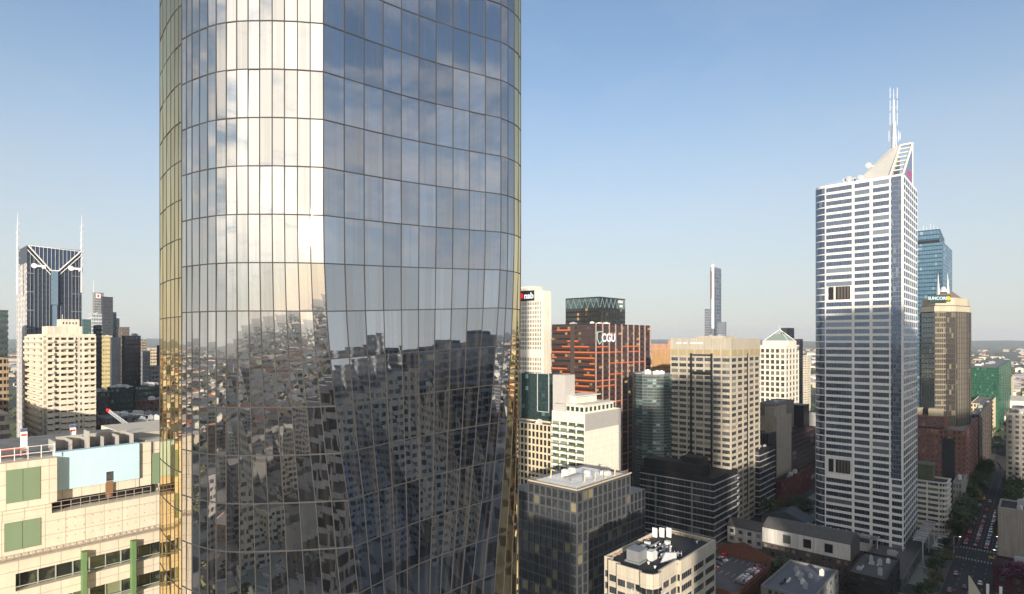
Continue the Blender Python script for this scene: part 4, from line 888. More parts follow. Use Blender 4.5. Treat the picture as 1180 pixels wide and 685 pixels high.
# glass grid building with the white roof
mFr = wall_mat('blue_grey_frame', (0.10, 0.105, 0.12), 0.4, 0.1, 0.3, 0.2)
gGrid = pane_mat('grid_glass', (0.02, 0.025, 0.028), 0.25, (0.7, 0.78, 0.85), (0.26, 0.23, 0.13), 0.14)
b = Building('gridded_glass_office', 'dark glass office in a grey square grid with a flat white roof', rect(665, 213, 609, 726), gz(564, 213), mFr, ROOFW)
pl = b.plan; zt_ = b.ztop
b.facade(pl[3], pl[0], 0, zt_-1.2, 3.75, 8, 0.84, 0.84, 0.25, True, gGrid); b.facade(pl[0], pl[1], 0, zt_-1.2, 3.75, 11, 0.84, 0.84, 0.25, True, gGrid)
m = b.mb('roof_coping', plain('tan_coping', (0.5, 0.42, 0.28)))
for A, B in ((pl[3], pl[0]), (pl[0], pl[1])):
    e = (B-A).normalized(); nn = Vector((e.y, -e.x)); L = (B-A).length
    m.obox((*(A+nn*0.3), zt_-0.5), (*(e*(L+0.4)), 0), (*(nn*0.2), 0), (0, 0, 0.55))
L2 = (pl[1]-pl[0]).length; L1 = (pl[3]-pl[0]).length
rl = b.mb('roof_railing', plain('railing_tan', (0.4, 0.34, 0.24)))
for q in range(30):
    p = pl[0]+d2*(0.6+q*L2/30)+d1*0.7; rl.rod((*p, zt_), (*p, zt_+1.0), 0.05, 4)
    p = pl[0]+d1*(0.6+q*L1/30)+d2*0.7; rl.rod((*p, zt_), (*p, zt_+1.0), 0.05, 4)
for A, B in ((pl[0]+d2*0.6+d1*0.7, pl[1]+d1*0.7), (pl[0]+d1*0.6+d2*0.7, pl[3]+d2*0.7)): rl.rod((*A, zt_+1), (*B, zt_+1), 0.06, 4)
# curved white canopy, screens, ducts, crane arms on the roof
m = MB(); c_ = pl[0]+d1*L1*0.55+d2*L2*0.30
for q in range(9):
    a0, a1 = math.pi*q/9, math.pi*(q+1)/9
    o0 = Vector((*(c_+d1*(2*math.cos(a0))), zt_-0.8+1.4*math.sin(a0))); o1 = Vector((*(c_+d1*(2*math.cos(a1))), zt_-0.8+1.4*math.sin(a1)))
    m.quad(o0, o1, o1+Vector((*(d2*9), 0)), o0+Vector((*(d2*9), 0)))
m.obj('barrel_skylight', PLANT, b.root)
for q, (u, v, w, hgt) in enumerate(((0.75, 0.45, 2.2, 2.6), (0.8, 0.6, 1.8, 2.2), (0.5, 0.62, 1.5, 2), (0.3, 0.8, 2.5, 1.5))):
    m = MB(); p = pl[0]+d1*L1*u+d2*L2*v; m.gbox((p.x, p.y, zt_-0.88), w, w*1.4, hgt); m.gbox((p.x, p.y, zt_-0.88+hgt), w*0.7, w, 0.3); m.obj('cooling_unit', PLANT2, b.root)
for q, (u, v) in enumerate(((0.25, 0.35), (0.2, 0.5), (0.16, 0.85), (0.1, 0.78), (0.9, 0.3), (0.12, 0.62))):
    m = MB(); p = Vector((*(pl[0]+d1*L1*u+d2*L2*v), zt_-0.9)); m.rod(p, p+Vector((0.2, 0, 3.2)), 0.22, 6); m.rod(p+Vector((0.2, 0, 3.2)), p+Vector((1.6, 0.6, 2.6)), 0.16, 6)
    m.rod(p+Vector((-0.6, 0, 0)), p+Vector((0.2, 0, 1.5)), 0.12, 5); m.obj('roof_davit', plain('davit_yellow', (0.6, 0.5, 0.3)), b.root)
wv = [pl[1], pl[1]+d2*12, pl[1]+d2*12+d1*18, pl[1]+d1*18]
b.wall.prism(wv, 0, zt_-9); b.facade(wv[0]+d1*0, wv[1], 0, zt_-9, 3.75, 4, 0.85, 0.85, 0.2, True, gBlk)
wv = [pl[3], pl[3]+d2*20, pl[3]+d1*10+d2*20, pl[3]+d1*10]
b.wall.prism(wv, 0, zt_-5); b.facade(wv[3]+d2*0, wv[0]+d2*0, 0, zt_-5, 3.75, 3, 0.88, 0.85, 0.2, True, gGrid, ext=False)
b.finish()

# ------------------------------------------------------------------ foreground cream block with stepped, curved parapet
mFg = wall_mat('cream_precast', (0.50, 0.45, 0.36), 0.7, 0.08, 0.4, 0, (2.2, 3.3), 0.1)
Dc = 158; C = P(752, Dc); zt_ = gz(662, Dc)
def Q(a, b_): return C+d1*a+d2*b_
bay = [Q(5.2, 0), Q(3.9, 0.1), Q(2.9, -0.9), Q(1.4, -0.9), Q(-0.2, -0.2), Q(-0.9, 1.4), Q(-0.9, 2.9), Q(0.1, 3.9), Q(0, 5.2)]
pl = [Q(0, 5.2), Q(0, 14), Q(-1.0, 14), Q(-1.0, 38), Q(17, 38), Q(17, 3.0), Q(14.5, 3.0), Q(14.5, 1.2), Q(11, 1.2), Q(11, 0), Q(5.2, 0)]+bay[1:-1]
pl = [p for k, p in enumerate(pl) if (p-pl[k-1]).length > 0.01]
b = Building('stepped_cream_office', 'cream office block with curved corner bay and black flat roof crowded with plant, bottom centre', pl, zt_, mFg, ROOFD, parapet=1.1, maxpanes=100)
n = len(pl)
for k in range(n):
    A, B = pl[k], pl[(k+1) % n]; L = (B-A).length; e = (B-A)/L; nn = Vector((e.y, -e.x))
    if L < 0.6 or nn.y > 0.3: continue
    curved = L < 2.2
    b.facade(A, B, 2, zt_-3.2, 3.5, 1 if L < 5 else max(2, int(L/6)), 0.96 if curved else 0.86, 0.56, 0.22, not curved, gBlk, ext=False, sub=0 if curved else 4)
    b.wall.obox((*A, zt_-3.19), (*(e*(L+0.05)), 0), (*(nn*0.28), 0), (0, 0, 3.25))
bal = b.mb('balcony_rail', WHITE)
for k in range(3):
    z = zt_-6.4-3.5*k; pr = [c+(c-Q(1.4, 1.4)).normalized()*1.0 for c in bay]
    for p0, p1 in zip(pr, pr[1:]):
        for dz in (0, 0.5, 1.0): bal.rod((*p0, z+dz), (*p1, z+dz), 0.05, 5)
        bal.rod((*p0, z), (*p0, z+1), 0.05, 5)
zr = zt_-1.1+0.12
m = MB(); p = Q(9.5, 8.2); m.gbox((p.x, p.y, zr+0.5), 4.6, 4.0, 2.9); m.gbox((p.x, p.y, zr+3.4), 4.9, 4.3, 0.15); m.gbox((p.x, p.y, zr), 5.4, 4.8, 0.5); m.obj('plant_room', plain('plant_room_grey', (0.20, 0.21, 0.22), 0.6), b.root)
m = MB(); p = Q(7, 12); m.gbox((p.x, p.y, zr), 3, 2.4, 2.2); m.gbox((p.x, p.y, zr+2.2), 2.5, 2, 0.3); m.obj('cooling_unit', PLANT2, b.root)
rgx = random.Random(88)
for q in range(9):
    m = MB(); p = Q(rgx.uniform(1.5, 12), rgx.uniform(2, 34)); m.rod((*p, zr), (*p, zr+0.5), 0.22, 10); m.rod((*p, zr+0.5), (*p, zr+0.7), 0.42, 12, 0.3); m.obj('roof_vent', WHITE, b.root)
m = MB()
for q in range(6): p = Q(1.2+q*0.9, 19.5-q*0.4); m.rod((*p, zr), (*p, zr+1.6), 0.1, 6)
m.rod((*Q(1, 19), zr+1.2), (*Q(7, 17), zr+1.2), 0.12, 6); m.rod((*Q(3, 16), zr), (*Q(3, 16), zr+3.4), 0.3, 8); m.obj('roof_pipework', PLANT, b.root)
m = MB(); m.hull([(*Q(3.4, 11), zr), (*Q(1, 16), zr), (*Q(1.3, 16.2), zr), (*Q(3.7, 11.2), zr)], [(*Q(3.4, 14), zr+2.2), (*Q(1, 16), zr+2.2), (*Q(1.3, 16.2), zr+2.2), (*Q(3.7, 14.2), zr+2.2)]); m.obj('sloping_screen', plain('screen_grey', (0.45, 0.46, 0.47)), b.root)
for q in range(7):
    m = MB(); p = Q(rgx.uniform(2, 14), rgx.uniform(15, 34)); w_ = rgx.uniform(1, 2.6); m.gbox((p.x, p.y, zr), w_, rgx.uniform(1, 2.4), rgx.uniform(0.6, 1.8)); m.obj('cooling_unit', rgx.choice([PLANT, PLANT2]), b.root)
m = MB()
for q in range(5): m.obox((*Q(3+q*2.2, 12+q*2), zr+0.1), (*(d2*rgx.uniform(5, 12)), 0), (*(d1*0.35), 0), (0, 0, 0.35))
m.obj('duct', PLANT, b.root)
for q in range(3):
    m = MB(); p = Q(15.5-q*1.7, 30+q*1.5); m.gbox((p.x, p.y, zr), 0.3, 1.6, 3.0); m.obj('roof_screen', WHITE, b.root)
# rubble-coloured mortar edge and pipes along the far parapet
m = MB()
for q in range(60):
    u = q/60; p = Q(16.3, 4+33*u) if q % 2 else Q(17*u, 37.3); m.gbox((p.x+rgx.uniform(-.3, .3), p.y+rgx.uniform(-.3, .3), zr), rgx.uniform(0.3, 1), rgx.uniform(0.3, 1), rgx.uniform(0.15, 0.8))
m.obj('parapet_fittings', plain('fittings_tan', (0.42, 0.32, 0.22)), b.root)
b.finish()

# ------------------------------------------------------------------ low buildings in the lower right
mBr2 = wall_mat('orange_brick', (0.16, 0.065, 0.042), 0.85, 0.25, 0.8)
mDeck = wall_mat('car_park_asphalt', (0.085, 0.085, 0.09), 0.9, 0.25, 0.3)
# car park deck: corner near (890,650)
zd = 13.0
def G(x, y, z): D = (H-z)*F/(y-HY); return P(x, D)
c1 = G(889, 653, zd); ck = G(822, 700, zd)
Ld = 60; pl = [c1-d2*40, c1, c1+d1*52, c1+d1*52-d2*40]
b = Building('parking_building', 'brick parking building with cars on its open top deck, lower right of the cream block', pl, zd+1.0, mBr2, mDeck, parapet=1.0, maxpanes=60)
b.facade(pl[0], pl[1], 2, zd-0.4, 3.6, 12, 0.5, 0.5, 0.25, True, gDark, ext=False)
b.facade(pl[3], pl[0], 2, zd-0.4, 3.6, 12, 0.5, 0.5, 0.25, True, gDark, ext=False)
g1 = G(889, 650, zd); mg = b.mb('gable_wall', mBr2)
gA, gB = pl[1]+d1*0.2, pl[1]+d1*24
def gab(u, z): p = gA+(gB-gA)*u; return Vector((*p, z))
pr = [(0, zd), (0, zd+4), (0.16, zd+5), (0.5, zd+7.8), (0.84, zd+5), (1, zd+5), (1, zd)]
mg.hull([gab(u, z) for u, z in pr], [gab(u, z)+Vector((*(d2*0.5), 0)) for u, z in pr])
mk = b.mb('bay_line', plain('white_line_paint', (0.6, 0.6, 0.58)))
for q in range(13):
    for v0 in (4, 21): p = pl[1]+d1*(3+q*2.7)-d2*v0; mk.gbox((p.x, p.y, zd+0.125), 4.6, 0.12, 0.006)
b.finish()
def car_proto(name, label, col, kind=0):
    paint = newpaint(col)
    r_ = root(name, label, 'car', (0, 0, 0))
    def loft(mb, secs):
        for s0_, s1_ in zip(secs, secs[1:]):
            (xa, wa, za0, za1), (xb, wb_, zb0, zb1) = s0_, s1_
            mb.hull([(xa, -wa, za0), (xa, wa, za0), (xa, wa*0.92, za1), (xa, -wa*0.92, za1)], [(xb, -wb_, zb0), (xb, wb_, zb0), (xb, wb_*0.92, zb1), (xb, -wb_*0.92, zb1)])
    m = MB(); loft(m, [(-2.2, 0.78, 0.4, 0.75), (-2.05, 0.86, 0.28, 0.92), (-1.2, 0.9, 0.25, 0.95), (0.9, 0.9, 0.25, 0.93), (1.9, 0.86, 0.25, 0.78), (2.2, 0.74, 0.35, 0.62)]); m.obj('body', paint, r_)
    hgt = 1.45 if kind == 0 else 1.75
    m = MB(); x0 = -1.5 if kind == 0 else -2.05
    m.hull([(x0, -0.8, 0.93), (1.0, -0.8, 0.93), (1.0, 0.8, 0.93), (x0, 0.8, 0.93)], [(x0+0.45, -0.62, hgt-0.05), (0.3, -0.62, hgt-0.05), (0.3, 0.62, hgt-0.05), (x0+0.45, 0.62, hgt-0.05)]); m.obj('window', gBlk, r_)
    m = MB(); m.obox((x0+0.42, -0.64, hgt-0.04), (abs(x0)-0.1, 0, 0), (0, 1.28, 0), (0, 0, 0.07)); m.obj('roof', paint, r_)
    for sx in (-1.35, 1.35):
        for sy in (-0.86, 0.66): m = MB(); m.rod((sx, sy, 0.32), (sx, sy+0.2, 0.32), 0.32, 12); m.obj('wheel', DARK, r_)
    for sy in (-0.6, 0.45):
        m = MB(); m.obox((-2.24, sy, 0.62), (0.06, 0, 0), (0, 0.22, 0), (0, 0, 0.14)); m.obj('tail_light', tailm, r_)
        m = MB(); m.obox((2.16, sy, 0.5), (0.06, 0, 0), (0, 0.25, 0), (0, 0, 0.13)); m.obj('headlight', headm, r_)
    return r_
def newpaint(col):
    m, nt = newmat('car_paint'); b_ = N(nt, 'ShaderNodeBsdfPrincipled'); b_.inputs['Base Color'].default_value = (*col, 1); b_.inputs['Roughness'].default_value = 0.3; b_.inputs['Coat Weight'].default_value = 0.5; out(nt, b_.outputs[0]); return m
tailm = emis_mat('tail_light_red', (1, 0.03, 0.03), 0.7); headm = emis_mat('headlight_white', (1, 0.9, 0.75), 0.8)
def copy_tree(o, parent=None):
    c_ = o.copy(); COL.objects.link(c_); c_.parent = parent
    for ch in [x for x in o.children]: copy_tree(ch, c_)
    return c_
CARS = {}
for nm, col, kd in (('white', (0.7, 0.7, 0.7), 0), ('silver', (0.35, 0.36, 0.38), 0), ('black', (0.012, 0.012, 0.014), 1), ('red', (0.35, 0.01, 0.02), 0), ('grey', (0.10, 0.105, 0.11), 1), ('yellow', (0.75, 0.5, 0.03), 0), ('blue', (0.03, 0.05, 0.14), 0)):
    CARS[nm] = [car_proto('parked_car', 'car', col, kd), False]
def put_car(nm, p, z, ang, label, group, name='parked_car'):
    pr_, used = CARS[nm]
    o = copy_tree(pr_) if used else pr_
    if not used: CARS[nm][1] = True
    o.name = name
    o.location = (p[0], p[1], z); o.rotation_euler = (0, 0, ang); o['label'] = label; o['category'] = 'car'; o['group'] = group
    return o
a2 = math.atan2(d2.y, d2.x); a1 = math.atan2(d1.y, d1.x)
rowA = ['grey', 'silver', 'white', 'white', 'black', 'silver', 'white', 'red', 'black']
ordw = ['nearest', 'second nearest', 'third', 'fourth', 'fifth', 'sixth', 'seventh', 'eighth', 'farthest']
used_copy_flag = True
# order the prototypes so copies are made before their source moves with children
for q, nm in enumerate(rowA):
    p = c1+d1*3.6-d2*(27.5-2.75*q)
    put_car(nm, p, zd+0.13, a1, '%s car by the roof car park parapet, %s from the picture bottom' % (nm, ordw[q]), 'cars on the roof car park')
for q, (nm, off) in enumerate((('white', 0.5), ('grey', 1.5), ('red', 4.0), ('blue', 2.6), ('black', 5.2), ('silver', 6.4))):
    p = c1+d1*18.5-d2*(6+3.0*off)
    put_car(nm, p, zd+0.13, a1+math.pi, '%s car in the inner row of the roof car park, %s from its far end' % (nm, ['first', 'second', 'fourth', 'third', 'fifth', 'sixth'][q]), 'cars on the roof car park')
# barrier and red cone box on deck
m = MB(); p = c1+d1*20-d2*3; m.gbox((p.x, p.y, zd+0.12), 1.6, 1.4, 1.5); m.gbox((p.x, p.y, zd+1.62), 1.8, 1.6, 0.15)
tag(m.obj('parking_booth', plain('booth_red', (0.5, 0.03, 0.02)), loc=(p.x, p.y, zd+0.12)), 'small bright red booth on the roof car park', 'booth')

# tennis court on a roof
zc = 9.0; tc0 = c1+d2*2.0; pl = [tc0, tc0+d2*22, tc0+d2*22+d1*40, tc0+d1*40]
b = Building('sports_court_building', 'low brick building with a green sports court on its roof', pl, zc, wall_mat('dark_brick', (0.09, 0.05, 0.04)), wall_mat('court_green', (0.05, 0.085, 0.055), 0.9, 0.12), parapet=0.4)
m = b.mb('court_line', plain('court_line_white', (0.5, 0.5, 0.48)))
zl = zc-0.4+0.125
o_ = pl[0]+d2*5+d1*8
for u, v, w, l_ in ((0, 0, 12, 0.1), (0, 24, 12, 0.1), (0, 0, 0.1, 24), (11.9, 0, 0.1, 24), (1.4, 0, 0.1, 24), (10.5, 0, 0.1, 24), (1.4, 6, 9.2, 0.1), (1.4, 18, 9.2, 0.1)):
    m.obox((*(o_+d2*u+d1*v), zl), (*(d2*w), 0), (*(d1*l_), 0), (0, 0, 0.01))
m = b.mb('court_fence', plain('fence_post_grey', (0.12, 0.13, 0.12)))
for q in range(14):
    for A, dd_, L in ((pl[0], d1, 40), (pl[3], d2, 22), (pl[1], d1, 40)): p = A+dd_*(L*q/13); m.rod((*p, zc), (*p, zc+3.2), 0.06, 4)
for A, B in ((pl[0], pl[3]), (pl[3], pl[2]), (pl[1], pl[2]), (pl[0], pl[1])):
    for z in (zc+1.2, zc+2.2, zc+3.2): m.rod((*A, z), (*B, z), 0.04, 4)
b.finish()
mRoofG = wall_mat('slate_roof', (0.09, 0.085, 0.085), 0.8, 0.25, 0.6)
mWh = wall_mat('white_painted_wall', (0.55, 0.53, 0.5), 0.8, 0.12)
def gable_house(name, label, O, La, Lb, h0, h1, wm, rm, nb=4, cat='building', ridge='a', pane=None, zb=0.0):
    """O near corner, La along d1, Lb along d2"""
    pl_ = [O, O+d2*Lb, O+d2*Lb+d1*La, O+d1*La]
    b_ = Building(name, label, pl_, zb+h0, wm, rm, cat, zbase=zb, parapet=0.0, maxpanes=40)
    b_.facade(pl_[3], pl_[0], zb+0.5, zb+h0-0.3, 3.6, nb, 0.45, 0.5, 0.15, True, pane or gDark, ext=False)
    b_.facade(pl_[0], pl_[1], zb+0.5, zb+h0-0.3, 3.6, max(2, int(Lb/4)), 0.45, 0.5, 0.15, True, pane or gDark, ext=False)
    m_ = b_.mb('roof', rm); o3 = 0.5
    e = [O-d1*o3-d2*o3, O+d2*(Lb+o3)-d1*o3, O+d2*(Lb+o3)+d1*(La+o3), O+d1*(La+o3)-d2*o3]
    if ridge == 'a': r0, r1 = (e[0]+e[1])/2, (e[2]+e[3])/2; order = [r0, r0, r1, r1]
    else: r0, r1 = (e[0]+e[3])/2, (e[1]+e[2])/2; order = [r0, r1, r1, r0]
    m_.hull([(*p, zb+h0) for p in e], [(*p, zb+h1) for p in [q_+(e[k_]-q_)*0.02 for k_, q_ in enumerate(order)]])
    b_.finish(); return b_
Oh = G(913, 628, 6)
gable_house('gabled_hall', 'white walled hall with a low brown pitched roof beyond the green sports court', Oh+d1*0, 34, 12, 9, 12.5, mWh, mRoofG, 7, ridge='a')
gable_house('gabled_hall', 'dark slate roofed hall behind the white walled hall', G(931, 610, 6)+d2*2, 26, 14, 8, 13, wall_mat('hall_dark', (0.1, 0.09, 0.085)), wall_mat('blue_slate', (0.045, 0.055, 0.07), 0.6, 0.2), 5, ridge='b')
# white fronted curved roof building
Oc = P(980, 262); plc = [Oc, Oc+d2*16, Oc+d2*16+d1*38, Oc+d1*38]
b = Building('curved_roof_building', 'white upper wall on dark brick under a curved grey roof', plc, 21, wall_mat('dark_brick_base', (0.08, 0.06, 0.055)), ROOF, parapet=0)
b.facade(plc[3], plc[0], 1, 14, 3.6, 12, 0.5, 0.5, 0.2, True, gDark, ext=False)
mw = b.mb('white_upper_wall', mWh); mw.obox((*(plc[3]-d2*0.3), 14), (*(plc[0]-plc[3]), 0), (*(d2*0.3), 0), (0, 0, 6.9))
for q in range(3): mo = MB(); mo.obox((*(plc[0]+d1*(7+q*9)-d2*0.36), 15.5), (*(d1*3.4), 0), (*(d2*0.1), 0), (0, 0, 4)); mo.obj('dark_opening', gBlk, b.root)
mr_ = b.mb('roof', mRoofG); pv = None
for q in range(9):
    t0 = q/9; t1_ = (q+1)/9; f = lambda t: 21+3.2*math.sin(math.pi*t)
    A0, A1 = plc[0]+d2*16*t0, plc[0]+d2*16*t1_
    mr_.hull([(*A0, 20.9), (*A1, 20.9), (*(A1+d1*38), 20.9), (*(A0+d1*38), 20.9)], [(*A0, f(t0)+.01), (*A1, f(t1_)+.01), (*(A1+d1*38), f(t1_)+.01), (*(A0+d1*38), f(t0)+.01)])
b.wall.obox((*(plc[0]-d1*0.4), 0), (*(d2*16), 0), (*(d1*0.35), 0), (0, 0, 21.5))
b.finish()
b = simple('black_box_building', 'black clad box with grey flat roof beside the curved roof building', 1020, 240, 976, 1036, 668, mBk, gBlk, 3.5, 3, 2, 0.7, 0.4, clutter=6, seed=93, roof=mRoofG, smax=1.8)
simple('low_office_block', 'dark walled low block wrapping behind the black clad box by the street', 1040, 262, 985, 1066, 667, wall_mat('dark_green_grey', (0.10, 0.11, 0.10)), gDark, 3.6, 8, 6, 0.5, 0.5, clutter=3, seed=94, roof=mRoofG)
simple('low_flat_roof_building', 'grey roofed low building at the bottom edge between car park and curved roof', 936, 213, 877, 965, 690, wall_mat('grey_wall', (0.2, 0.2, 0.2)), gDark, 3.6, 8, 5, 0.5, 0.5, clutter=8, seed=95, roof=wall_mat('blue_grey_roof', (0.12, 0.13, 0.15)), smax=1.6)
# glazed awning rows along the white tower and the street
def canopy(name, label, O, du, dv, Lu, Lv, z, n_):
    r_ = root(name, label, 'canopy', (*O, 0)); m_ = MB(); g_ = MB(); pz = MB()
    u3, v3 = Vector((*du, 0)), Vector((*dv, 0)); O3 = Vector((*O, z))
    for q in range(n_+1): m_.obox(O3+u3*(Lu*q/n_-0.2), u3*0.4, v3*Lv, (0, 0, 0.5))
    m_.obox(O3+Vector((0, 0, -0.4)), u3*Lu, v3*0.5, (0, 0, 0.39)); m_.obox(O3+v3*(Lv-0.5)+Vector((0, 0, -0.4)), u3*Lu, v3*0.5, (0, 0, 0.39))
    m_.obj('frame', plain('canopy_frame', (0.34, 0.34, 0.35)), r_)
    for q in range(n_): g_ = MB(); g_.obox(O3+u3*(Lu*(q+0.1)/n_)+Vector((0, 0, 0.1)), u3*(Lu*0.8/n_), v3*Lv, (0, 0, 0.1)); g_.obj('roof_pane', gDark, r_)
    for q in (0, n_//2, n_): pz = MB(); p_ = O3+u3*(Lu*q/n_)+v3*(Lv-0.8); pz.rod((p_.x, p_.y, 0), (p_.x, p_.y, z), 0.2, 8); pz.obj('column', STEEL, r_)
    return r_
Tn = P(1041, 301)
canopy('glazed_canopy', 'row of glazed canopy bays along the front foot of the white tower', Tn+d1*10-d2*3, d1, -d2, 34, 6, 10, 9)
canopy('glazed_canopy', 'long sloped skylight canopy on the street side of the white tower', Tn-d1*4+d2*0, d2, -d1, 42, 5, 11, 12)
canopy('glazed_canopy', 'short separate skylight canopy nearest the kerb by the white tower', Tn-d1*11.5+d2*6, d2, -d1, 26, 4, 8, 5)
# white triangular gable at the bottom right and pale posts
m = MB(); p = P(1116, 205); 
m.hull([(*(p), 20), (*(p-d1*6), 20), (*(p-d1*6+d2*0.6), 20), (*(p+d2*0.6), 20)], [(*(p), gz(664, 205)), (*(p-d1*0.3), gz(664, 205)), (*(p-d1*0.3+d2*0.6), gz(664, 205)), (*(p+d2*0.6), gz(664, 205))])
rt = root('gable_parapet_house', 'low flat roofed house with a pale triangular parapet at the bottom right edge', 'building', (p.x, p.y, 0))
m.obj('gable_parapet', plain('parapet_cream', (0.5, 0.46, 0.36)), rt)
m = MB(); m.prism([p+d2*0.7-d1*0, p+d2*0.7-d1*22, p+d2*9-d1*22, p+d2*9], 0, 20); m.obj('wall', wall_mat('house_grey', (0.2, 0.19, 0.17)), rt)
m = MB(); m.prism([p+d2*0.9-d1*0.2, p+d2*0.9-d1*21.8, p+d2*8.8-d1*21.8, p+d2*8.8-d1*0.2], 20.01, 20.3); m.obj('roof', ROOF, rt)
for q in range(2): m = MB(); pp_ = p+d2*4-d1*(5+q*3.5); m.gbox((pp_.x, pp_.y, 20.3), 0.8, 0.8, 7); m.obj('chimney', WHITE, rt)

# ------------------------------------------------------------------ THE STREET (runs along d2) with a cross street
asph = wall_mat('asphalt', (0.035, 0.035, 0.037), 0.85, 0.2, 0.15); pav = wall_mat('paving', (0.09, 0.085, 0.08), 0.85, 0.15, 0.5)
KA, KB_ = 15.5, 33.5        # kerb lines measured along d1
m = MB(); m.prism([AB(KA, 150), AB(KA, 1400), AB(KB_, 1400), AB(KB_, 150)], 0.004, 0.02); struct(m.obj('road', asph))
m = MB(); m.prism([AB(-250, 384), AB(-250, 397), AB(KA, 397), AB(KA, 384)], 0.003, 0.019); m.prism([AB(KB_, 384), AB(KB_, 397), AB(KB_+6, 397), AB(KB_+6, 384)], 0.003, 0.019); struct(m.obj('cross_road', asph))
m = MB()
for a0, a1_ in ((KA-4.5, KA-0.01), (KB_+0.01, KB_+6)):
    for b0, b1 in ((150, 383), (398, 1400)): m.prism([AB(a0, b0), AB(a0, b1), AB(a1_, b1), AB(a1_, b0)], 0, 0.14)
struct(m.obj('pavement', pav))
m = MB()
for q in range(60):
    for a_ in (20.0, 24.5, 29.0): m.prism([AB(a_, 240+q*8), AB(a_, 243+q*8), AB(a_+0.15, 243+q*8), AB(a_+0.15, 240+q*8)], 0.024, 0.027)
for q in range(14): 
    for b0 in (379, 399): m.prism([AB(KA+0.6+q*1.25, b0), AB(KA+0.6+q*1.25, b0+3), AB(KA+1.2+q*1.25, b0+3), AB(KA+1.2+q*1.25, b0)], 0.024, 0.027)
struct(m.obj('road_marking', plain('road_paint', (0.30, 0.30, 0.29))))
# ------------------------------------------------------------------ trees
def make_tree(h, r, seed, c1_, c2_, nm='street_tree', leaves=520):
    rg_ = random.Random(seed); rt_ = root(nm, 'tree', 'tree', (0, 0, 0))
    t = MB(); t.rod((0, 0, 0), (0.1, 0, h*0.45), 0.28, 8, 0.18)
    cl = []
    for q in range(9):
        a_ = rg_.random()*6.28; rr = r*rg_.uniform(0.25, 0.8); z = h*rg_.uniform(0.5, 0.88); e_ = (rr*math.cos(a_), rr*math.sin(a_), z)
        t.rod((0.05, 0, h*rg_.uniform(0.25, 0.45)), e_, 0.12, 5, 0.03); cl.append((e_, r*rg_.uniform(0.3, 0.5)))
    cl.append(((0, 0, h*0.85), r*0.5)); t.obj('trunk', plain('bark', (0.06, 0.045, 0.035), 0.9), rt_)
    m_ = MB()
    for q in range(leaves):
        (cx_, cy_, cz_), cr_ = rg_.choice(cl); v = Vector((rg_.gauss(0, 1), rg_.gauss(0, 1), rg_.gauss(0, 0.8))).normalized()*cr_*rg_.uniform(0.5, 1.1)
        p_ = Vector((cx_, cy_, cz_))+v; s_ = rg_.uniform(0.22, 0.55)*r/4
        a_ = Vector((rg_.gauss(0, 1), rg_.gauss(0, 1), rg_.gauss(0, 1))).normalized(); b_ = a_.orthogonal().normalized()
        m_.quad(p_-a_*s_, p_+b_*s_*0.7, p_+a_*s_, p_-b_*s_*0.7)
    m_.obj('crown', leaf_mat(nm+'_leaves%d' % seed, c1_, c2_), rt_)
    return rt_
tp = [make_tree(13, 5.2, 1, (0.02, 0.035, 0.012), (0.06, 0.085, 0.03)), make_tree(11, 4.6, 2, (0.025, 0.032, 0.012), (0.09, 0.08, 0.025)), make_tree(15, 6, 3, (0.018, 0.04, 0.016), (0.05, 0.075, 0.03), leaves=700)]
used = [False]*3
def put_tree(i, p, sc, label, group, z=0, nm=None):
    o = copy_tree(tp[i]) if used[i] else tp[i]
    used[i] = True; o.location = (p[0], p[1], z); o.rotation_euler = (0, 0, random.random()*6.28); o.scale = (sc, sc, sc); o['label'] = label; o['group'] = group; o['category'] = 'tree'
    return o
def ordinal(n_): return ['first', 'second', 'third', 'fourth', 'fifth', 'sixth', 'seventh', 'eighth', 'ninth', 'tenth', 'eleventh', 'twelfth', 'thirteenth', 'fourteenth', 'fifteenth', 'sixteenth', 'seventeenth', 'eighteenth', 'nineteenth', 'twentieth'][n_] if n_ < 20 else '%dth' % (n_+1)
for q in range(26):
    put_tree(q % 3, AB(KB_+1.2, 402+q*8.5+random.uniform(-2, 2)), random.uniform(1.0, 1.35), 'green street tree on the left pavement of the street, %s beyond the crossing' % ordinal(q), 'trees along the left kerb of the street')
for q in range(18):
    put_tree((q+1) % 3, AB(KA-1.2, 404+q*9.5+random.uniform(-2, 2)), random.uniform(0.95, 1.3), 'dark street tree on the right pavement of the street, %s beyond the crossing' % ordinal(q), 'trees along the right kerb of the street')
for q in range(7):
    put_tree((q+2) % 3, AB(KB_+2.5, 300+q*12), random.uniform(0.65, 0.9), 'small shaded tree on the left pavement, %s before the crossing counting from the bottom' % ordinal(q), 'trees before the crossing')
for q, (x, y) in enumerate(((901, 660), (910, 668), (896, 672), (918, 676))):
    put_tree(q % 3, G(x, y, 6), 1.0, 'bushy tree between the brick car park and curved roof building, %s' % ['topmost', 'second from the top', 'leftmost', 'lowest'][q], 'trees between the low buildings')
for q, (x, y) in enumerate(((893, 600), (903, 596), (914, 600), (925, 598), (932, 604), (886, 606))):
    put_tree(q % 3, G(x, y, 0), 1.05, 'dark tree below the low red building, %s of a clump' % ['second from left', 'third from left', 'fourth from left', 'fifth from left', 'rightmost', 'leftmost'][q], 'clump of trees below the red building')
pk = make_tree(10, 5, 9, (0.05, 0.015, 0.03), (0.14, 0.05, 0.09), 'blossom_tree', 800); p = P(1170, 255); pk.location = (p.x, p.y, 6); pk['label'] = 'pink leaved tree against the plain concrete wall at the right edge'
pk2 = make_tree(9, 3.6, 10, (0.35, 0.22, 0.02), (0.55, 0.35, 0.05), 'autumn_tree', 500); p = AB(31.5, 512); pk2.location = (p.x, p.y, 0); pk2['label'] = 'yellow autumn tree glowing among the dark street trees'
